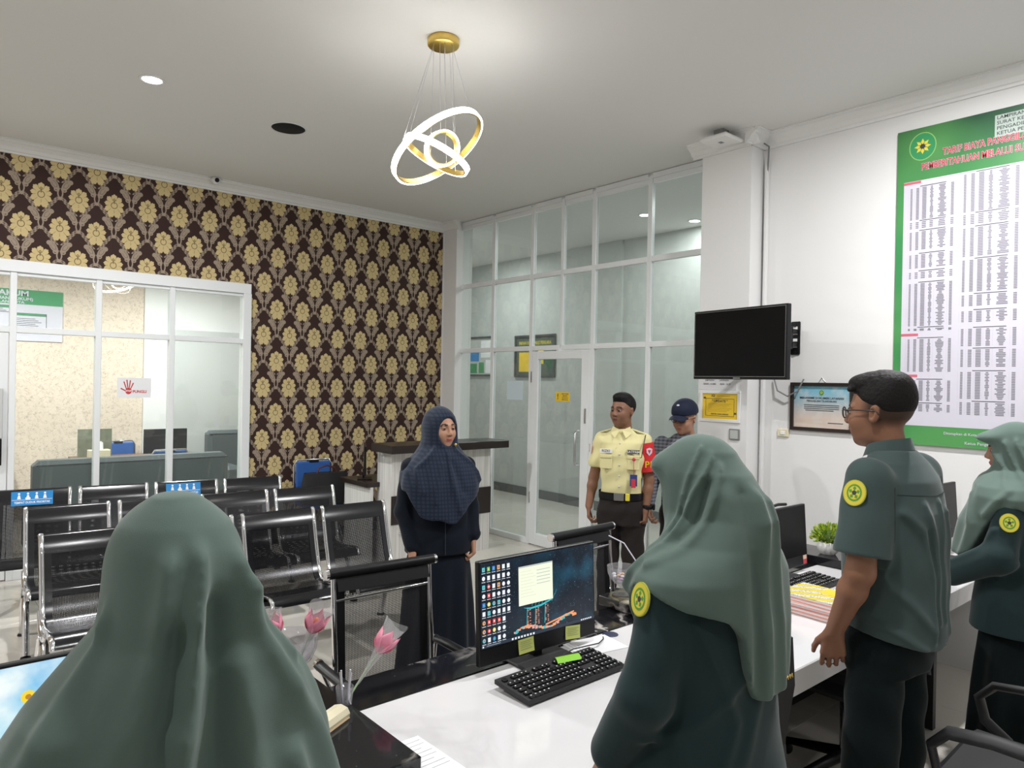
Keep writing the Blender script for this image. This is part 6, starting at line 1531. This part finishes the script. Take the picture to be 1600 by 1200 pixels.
# ---------------------------------------------------------------- guard and capped man
def short_hair(p, hc, R, s, thick=.0):
    c = np.array(hc, F4); T = lambda *q_: tuple(c+R@(np.array(q_, F4)*s))
    hb = Blob(); hb.add('ell', T(0, -.020, .038), ((.080+thick)*s, (.099+thick)*s, (.090+thick)*s), R, k=.02); hb.add('ell', T(0, .02, .10), (.058*s, .07*s, .034*s), R, k=.03)
    cut = Blob(); cut.add('ell', T(0, .13, -.02), (.10, .085, .095), R, k=.01)
    def hf(P):
        q_ = ((P-c)@R)/s; d = hb(P); low = np.interp(q_[:, 1], [-.11, -.08, -.03, .01, .03, .055], [-.04, -.045, .0, .02, .035, .06]); d = smax(d, (low-q_[:, 2])*s, .01)
        return smax(d, -cut(P), .01)
    return sdf_obj('hair', hf, tuple(c-.15), tuple(c+.17), .006, M['hair'], p)
def guard():
    Ht = 1.665; p = person((3.878, 3.305, 0), math.radians(122), 'young security guard in pale yellow shirt with red PIKET armband by the glass door')
    hc = (0, .02, 1.565); R = rotm(0, 0, -.50); s = .95
    LA = ((-.148, -.01, 1.36), (-.190, -.01, 1.08), (-.175, .04, .875), (.040, .034, .026)); RA = ((.148, -.01, 1.36), (.205, -.02, 1.08), (.225, .04, .88), (.040, .034, .026))
    body_mesh(p, Ht, hc, R, s, False, (LA, RA), ((LA[2], (0, .1, -1), (1, -.2, 0), 1, dict(s=.95, curl=(.8, 1.1, .8))), (RA[2], (0, .1, -1), (-1, -.2, 0), -1, dict(s=.95, curl=(.6, .9, .7)))), SKd, (.16, .06, .05), .0055, hipw=.08)
    short_hair(p, hc, R, s)
    M['gshirt'] = cloth_mat('pale_yellow_shirt_cloth', (.74, .68, .36), 700, .04, .75, .1); M['gpants'] = cloth_mat('brown_black_trousers', (.022, .018, .017), 600, .1, .8, .1)
    b = Blob(); b.add('loft', [(.93, .140, .112, 0, 0), (1.0, .142, .115, 0, 0), (1.08, .145, .118, 0, 0), (1.25, .155, .125, 0, 0), (1.34, .150, .108, 0, -.005), (1.40, .11, .085, 0, -.01), (1.435, .07, .065, 0, -.005)], 2.4)
    for A in (LA, RA): A0, A1 = np.array(A[0]), np.array(A[1]); b.chain([tuple(A0), tuple(A0+(A1-A0)*.62)], [.054, .060], .03)
    def gf(P):
        d = b(P)-.0025*np.sin(P[:, 2]*50+P[:, 0]*20); o_ = (np.abs(P[:, 0]) > .150) & (P[:, 2] < 1.3); return np.where(o_, np.maximum(d, 1.155-P[:, 2]), np.maximum(d, .965-P[:, 2]))
    sh = sdf_obj('shirt', gf, (-.32, -.2, .92), (.32, .2, 1.46), .006, M['gshirt'], p)
    skirt_or_trousers(p, Ht, .08, M['gpants'], .008, top=.585, wide=1.2); shoes(p, Ht, .08, .02, M['shoeb'])
    bl = empty('belt', (0, 0, 0)); bl.parent = p
    mb = MB(); n = 40; vs = []
    def el(t, k=1.): return (k*.160*math.copysign(abs(math.cos(t))**.85, math.cos(t)), k*.124*math.copysign(abs(math.sin(t))**.85, math.sin(t)))
    mb.grid(lambda u, v: (*el(2*PI*u), .945+.05*v), 48, 1); mb.build('strap', M['black'], bl)
    MB().box(-.035, .035, .122, .132, .943, .998, bev=.004).build('buckle', M['steel'], bl); MB().box(-.075, -.045, .118, .128, .945, .995, bev=.003).build('yellow_clip', M['ygold'], bl)
    # collar, buttons, pockets, tags (front is +y)
    mb = MB()
    for x in (-1, 1): mb.add([(x*.008, .085, 1.43), (x*.06, .055, 1.455), (x*.078, .060, 1.41), (x*.038, .105, 1.375)], [[0, 1, 2, 3]] if x > 0 else [[0, 3, 2, 1]])
    mb.grid(lambda u, v: (.062*math.cos(PI*(.0+u)+PI), -.01+.062*math.sin(PI*u+PI), 1.462-.03*v), 16, 1); mb.build('collar', M['gshirt'], sh)
    for k in range(5): MB().lathe([(0, .003), (.006, .003), (.006, 0)], 10, 0, (0, 0, 0)).build('button', M['print'], sh).matrix_basis = Matrix.Translation((0, .126+(.0 if k < 4 else -.006), 1.34-.075*k)) @ Matrix.Rotation(-PI/2, 4, 'X')
    for x in (-1, 1):
        MB().box(x*.095-.042, x*.095+.042, .108, .124, 1.16, 1.255, bev=.004).build('pocket', M['gshirt'], sh); MB().box(x*.095-.043, x*.095+.043, .110, .128, 1.235, 1.26, bev=.003).build('pocket_flap', M['gshirt'], sh)
        MB().tube([(x*.07, 0, 1.432), (x*.155, 0, 1.405)], .018, 6, flat=(.35, 1.4)).build('epaulette', M['gshirt'], sh)
    for x, tx, mm, ml in ((.095, 'RIZKI', 'paper', 'inkd'), (-.095, 'SATPAM', 'inkd', 'paper')):
        t_ = MB().box(x-.043, x+.043, .118, .130, 1.272, 1.298).build('name_tag', M[mm], sh)
        mb = MB(); mb.T = plane_frame((x, .1305, 1.285), (-1, 0, 0), (0, 0, 1)); text_mb(mb, tx, .024, 0, .0005, 'CENTER', 1, .01); mb.build('lettering', M[ml], t_)
    # armband on his left arm (local -x, image right)
    a0, a1 = np.array(LA[0]), np.array(LA[1]); dv = (a1-a0)/np.linalg.norm(a1-a0)
    Tb = Matrix.Translation((a0+dv*.02).tolist()) @ Vector(dv.tolist()).to_track_quat('Z', 'Y').to_matrix().to_4x4()
    ab = MB(); ab.T = Tb; ab.grid(lambda u, v: ((.064+.004*v)*math.cos(2*PI*u), (.064+.004*v)*math.sin(2*PI*u), .0+.20*v), 36, 4); ab = ab.build('armband', mat('red_armband', (.62, .015, .02), .6), p)
    for tx, zz, mm in (('PIKET', 1.195, 'yellow'),):
        mb = MB()
        for i, chh in enumerate(tx):   # wrap the word round the sleeve
            ang = math.radians(9+i*22); d = Vector((-math.sin(ang-.0), math.cos(ang), 0)); ctr = Vector((a0+dv*.155).tolist())
            pos = Vector((ctr.x, ctr.y, 0))+d*.0705; mb.T = plane_frame((pos.x, pos.y, zz), (-d.y, d.x, 0), (0, 0, 1)); text_mb(mb, chh, .062, 0, .001, 'CENTER', 1, .02)
        mb.build('lettering', M[mm], ab)
    ang = math.radians(30); d = Vector((-math.sin(ang), math.cos(ang), 0)); ctr = Vector((a0+dv*.08).tolist()); pos = Vector((ctr.x, ctr.y, 0))+d*.0695
    mb = MB(); mb.T = plane_frame((pos.x, pos.y, 1.285), (-d.y, d.x, 0), (0, 0, 1)); mb.add([(-.022, .02, 0), (-.020, -.008, 0), (0, -.028, 0), (.020, -.008, 0), (.022, .02, 0), (0, .028, 0)], [list(range(6))], 0); mb.add([(-.012, .012, .001), (0, -.016, .001), (.012, .012, .001)], [[0, 1, 2]], 1); mb.build('shield_emblem', [M['print'], M['red']], ab)
    # badge on the other sleeve, lanyard card
    mb = MB(); mb.T = plane_frame((.232, .02, 1.29), (-.3, .95, 0), (0, 0, 1)); q(mb, -.02, .02, -.03, .03, 0, 0); q(mb, -.012, .012, -.015, .02, .001, 1); mb.build('sleeve_patch', [M['red'], M['ygold']], sh)
    idc = empty('id_card', (0, 0, 0)); idc.parent = p
    MB().box(-.125, -.075, .130, .133, 1.05, 1.13, bev=.001).build('card', mat('card_blue', (.03, .05, .2), .4), idc); MB().box(-.115, -.085, .1335, .1345, 1.04, 1.10).build('card_photo', M['red'], idc)
    mb = MB(); mb.tube([(-.10, .131, 1.13), (-.10, .131, 1.24)], .002, 5); mb.ell((-.10, .134, 1.235), (.012, .004, .012)); mb.build('reel', M['red'], idc)
    MB().tube([(-.165, .03, 1.40), (-.155, .11, 1.30), (-.15, .118, 1.25), (-.12, .125, 1.24)], .003, 6).build('lanyard_cord', M['inkd'], sh)
    wt = empty('wristwatch', (0, 0, 0)); wt.parent = p
    mb = MB(); mb.tube([(-.187+.032*math.cos(t), .033+.032*math.sin(t), .90) for t in np.linspace(0, 2*PI, 20)[:-1]], .007, 6, closed=True, flat=(2.2, .7)); mb.build('strap', M['black'], wt); MB().box(-.238, -.222, .015, .05, .88, .92, bev=.004).build('dial', M['black'], wt)
guard()
def cap_man():
    Ht = 1.63; p = person((4.30, 3.08, 0), math.radians(118), 'person in navy baseball cap and glasses half hidden behind the woman')
    hc = (0, .03, 1.515); R = rotm(-.15, 0, -.40); s = .95
    LA = ((-.165, -.01, 1.32), (-.22, -.01, 1.06), (-.20, .05, .87)); RA = ((.165, -.01, 1.32), (.225, 0, 1.07), (.235, .08, .875))
    body_mesh(p, Ht, hc, R, s, False, (LA, RA), ((LA[2], (0, .1, -1), (1, 0, 0), 1, dict(s=.95, curl=(.6, .8, .6))), (RA[2], (0, .1, -1), (-1, -.1, 0), -1, dict(s=.95, curl=(.5, .8, .6)))), (.38, .20, .13), (.35, .13, .10), .0055, hipw=.08)
    short_hair(p, hc, R, s*.955)
    c = np.array(hc, F4); T = lambda *q_: tuple(c+R@(np.array(q_, F4)*s))
    cp = empty('cap', (0, 0, 0)); cp.parent = p; mn = cloth_mat('navy_cap_cloth', (.012, .016, .035), 600, .05, .7, .1)
    cb_ = Blob(); cb_.add('ell', T(0, -.008, .052), (.090, .112, .094), R)
    sdf_obj('crown', lambda P: smax(cb_(P), ((.030-((P-c)@R)[:, 2]/s))*s, .006), tuple(c-.17), tuple(c+.19), .006, mn, cp)
    mb = MB(); mb.T = Matrix([[*R[0], hc[0]], [*R[1], hc[1]], [*R[2], hc[2]], [0, 0, 0, 1]]) @ Matrix.Scale(s, 4)
    mb.grid(lambda u, v: ((u-.5)*.155*(1-.25*v*v), .075+.095*v*(1-.9*(u-.5)**2*2)+.02*(1-4*(u-.5)**2), .040-.018*v-.09*(u-.5)**2), 12, 6); mb.grid(lambda u, v: ((u-.5)*.155*(1-.25*v*v), .075+.095*v*(1-.9*(u-.5)**2*2)+.02*(1-4*(u-.5)**2), .036-.018*v-.09*(u-.5)**2), 12, 6); mb.build('visor', mn, cp)
    L_ = MB(); L_.T = mb.T; L_.ell((0, .082, .107), (.015, .008, .011), 0, 14, 8); L_.build('front_badge', M['print'], cp)
    g_ = MB(); g_.T = mb.T
    for x in (-1, 1):
        g_.tube([(x*(.032+.023*math.cos(t)), .106-.01*abs(.032+.023*math.cos(t))/.06, -.001+.017*math.sin(t)) for t in np.linspace(0, 2*PI, 18)[:-1]], .0022, 6, closed=True); g_.tube([(x*.055, .099, .005), (x*.08, .05, .005), (x*.083, -.01, .003)], .002, 5)
    g_.tube([(-.01, .105, .003), (.01, .105, .003)], .002, 5); g_.build('glasses', M['black'], p)
    mw = mat('grey_white_shirt', (.55, .57, .58), .8)
    b = Blob(); b.add('loft', [(.82, .160, .12, 0, 0), (1.0, .158, .118, 0, 0), (1.2, .172, .122, 0, 0), (1.30, .170, .105, 0, -.005), (1.36, .12, .085, 0, -.01), (1.40, .07, .065, 0, -.0)], 2.4)
    for A in (LA, RA): b.chain([A[0], A[1], tuple(np.array(A[2])+(0, 0, .02))], [.058, .052, .042], .02)
    m, nt, bb = new_mat('dark_plaid_cloth'); tc, (x, y, z) = objxyz(nt)
    c1 = mixc(nt, ((z*260.0).sin()).lt(-.1, .3)*.6+((x*200.0).sin()).lt(-.2, .3)*.3, (.20, .21, .24), (.03, .04, .07)); nt.links.new(c1, bb.inputs['Base Color']); bb.inputs['Roughness'].default_value = .8
    sdf_obj('plaid_shirt', b, (-.32, -.2, .80), (.32, .24, 1.43), .008, m, p)
    skirt_or_trousers(p, Ht, .08, M['gpants'], .010, top=.56, wide=1.2); shoes(p, Ht, .08, .02, M['shoeb'])
cap_man()
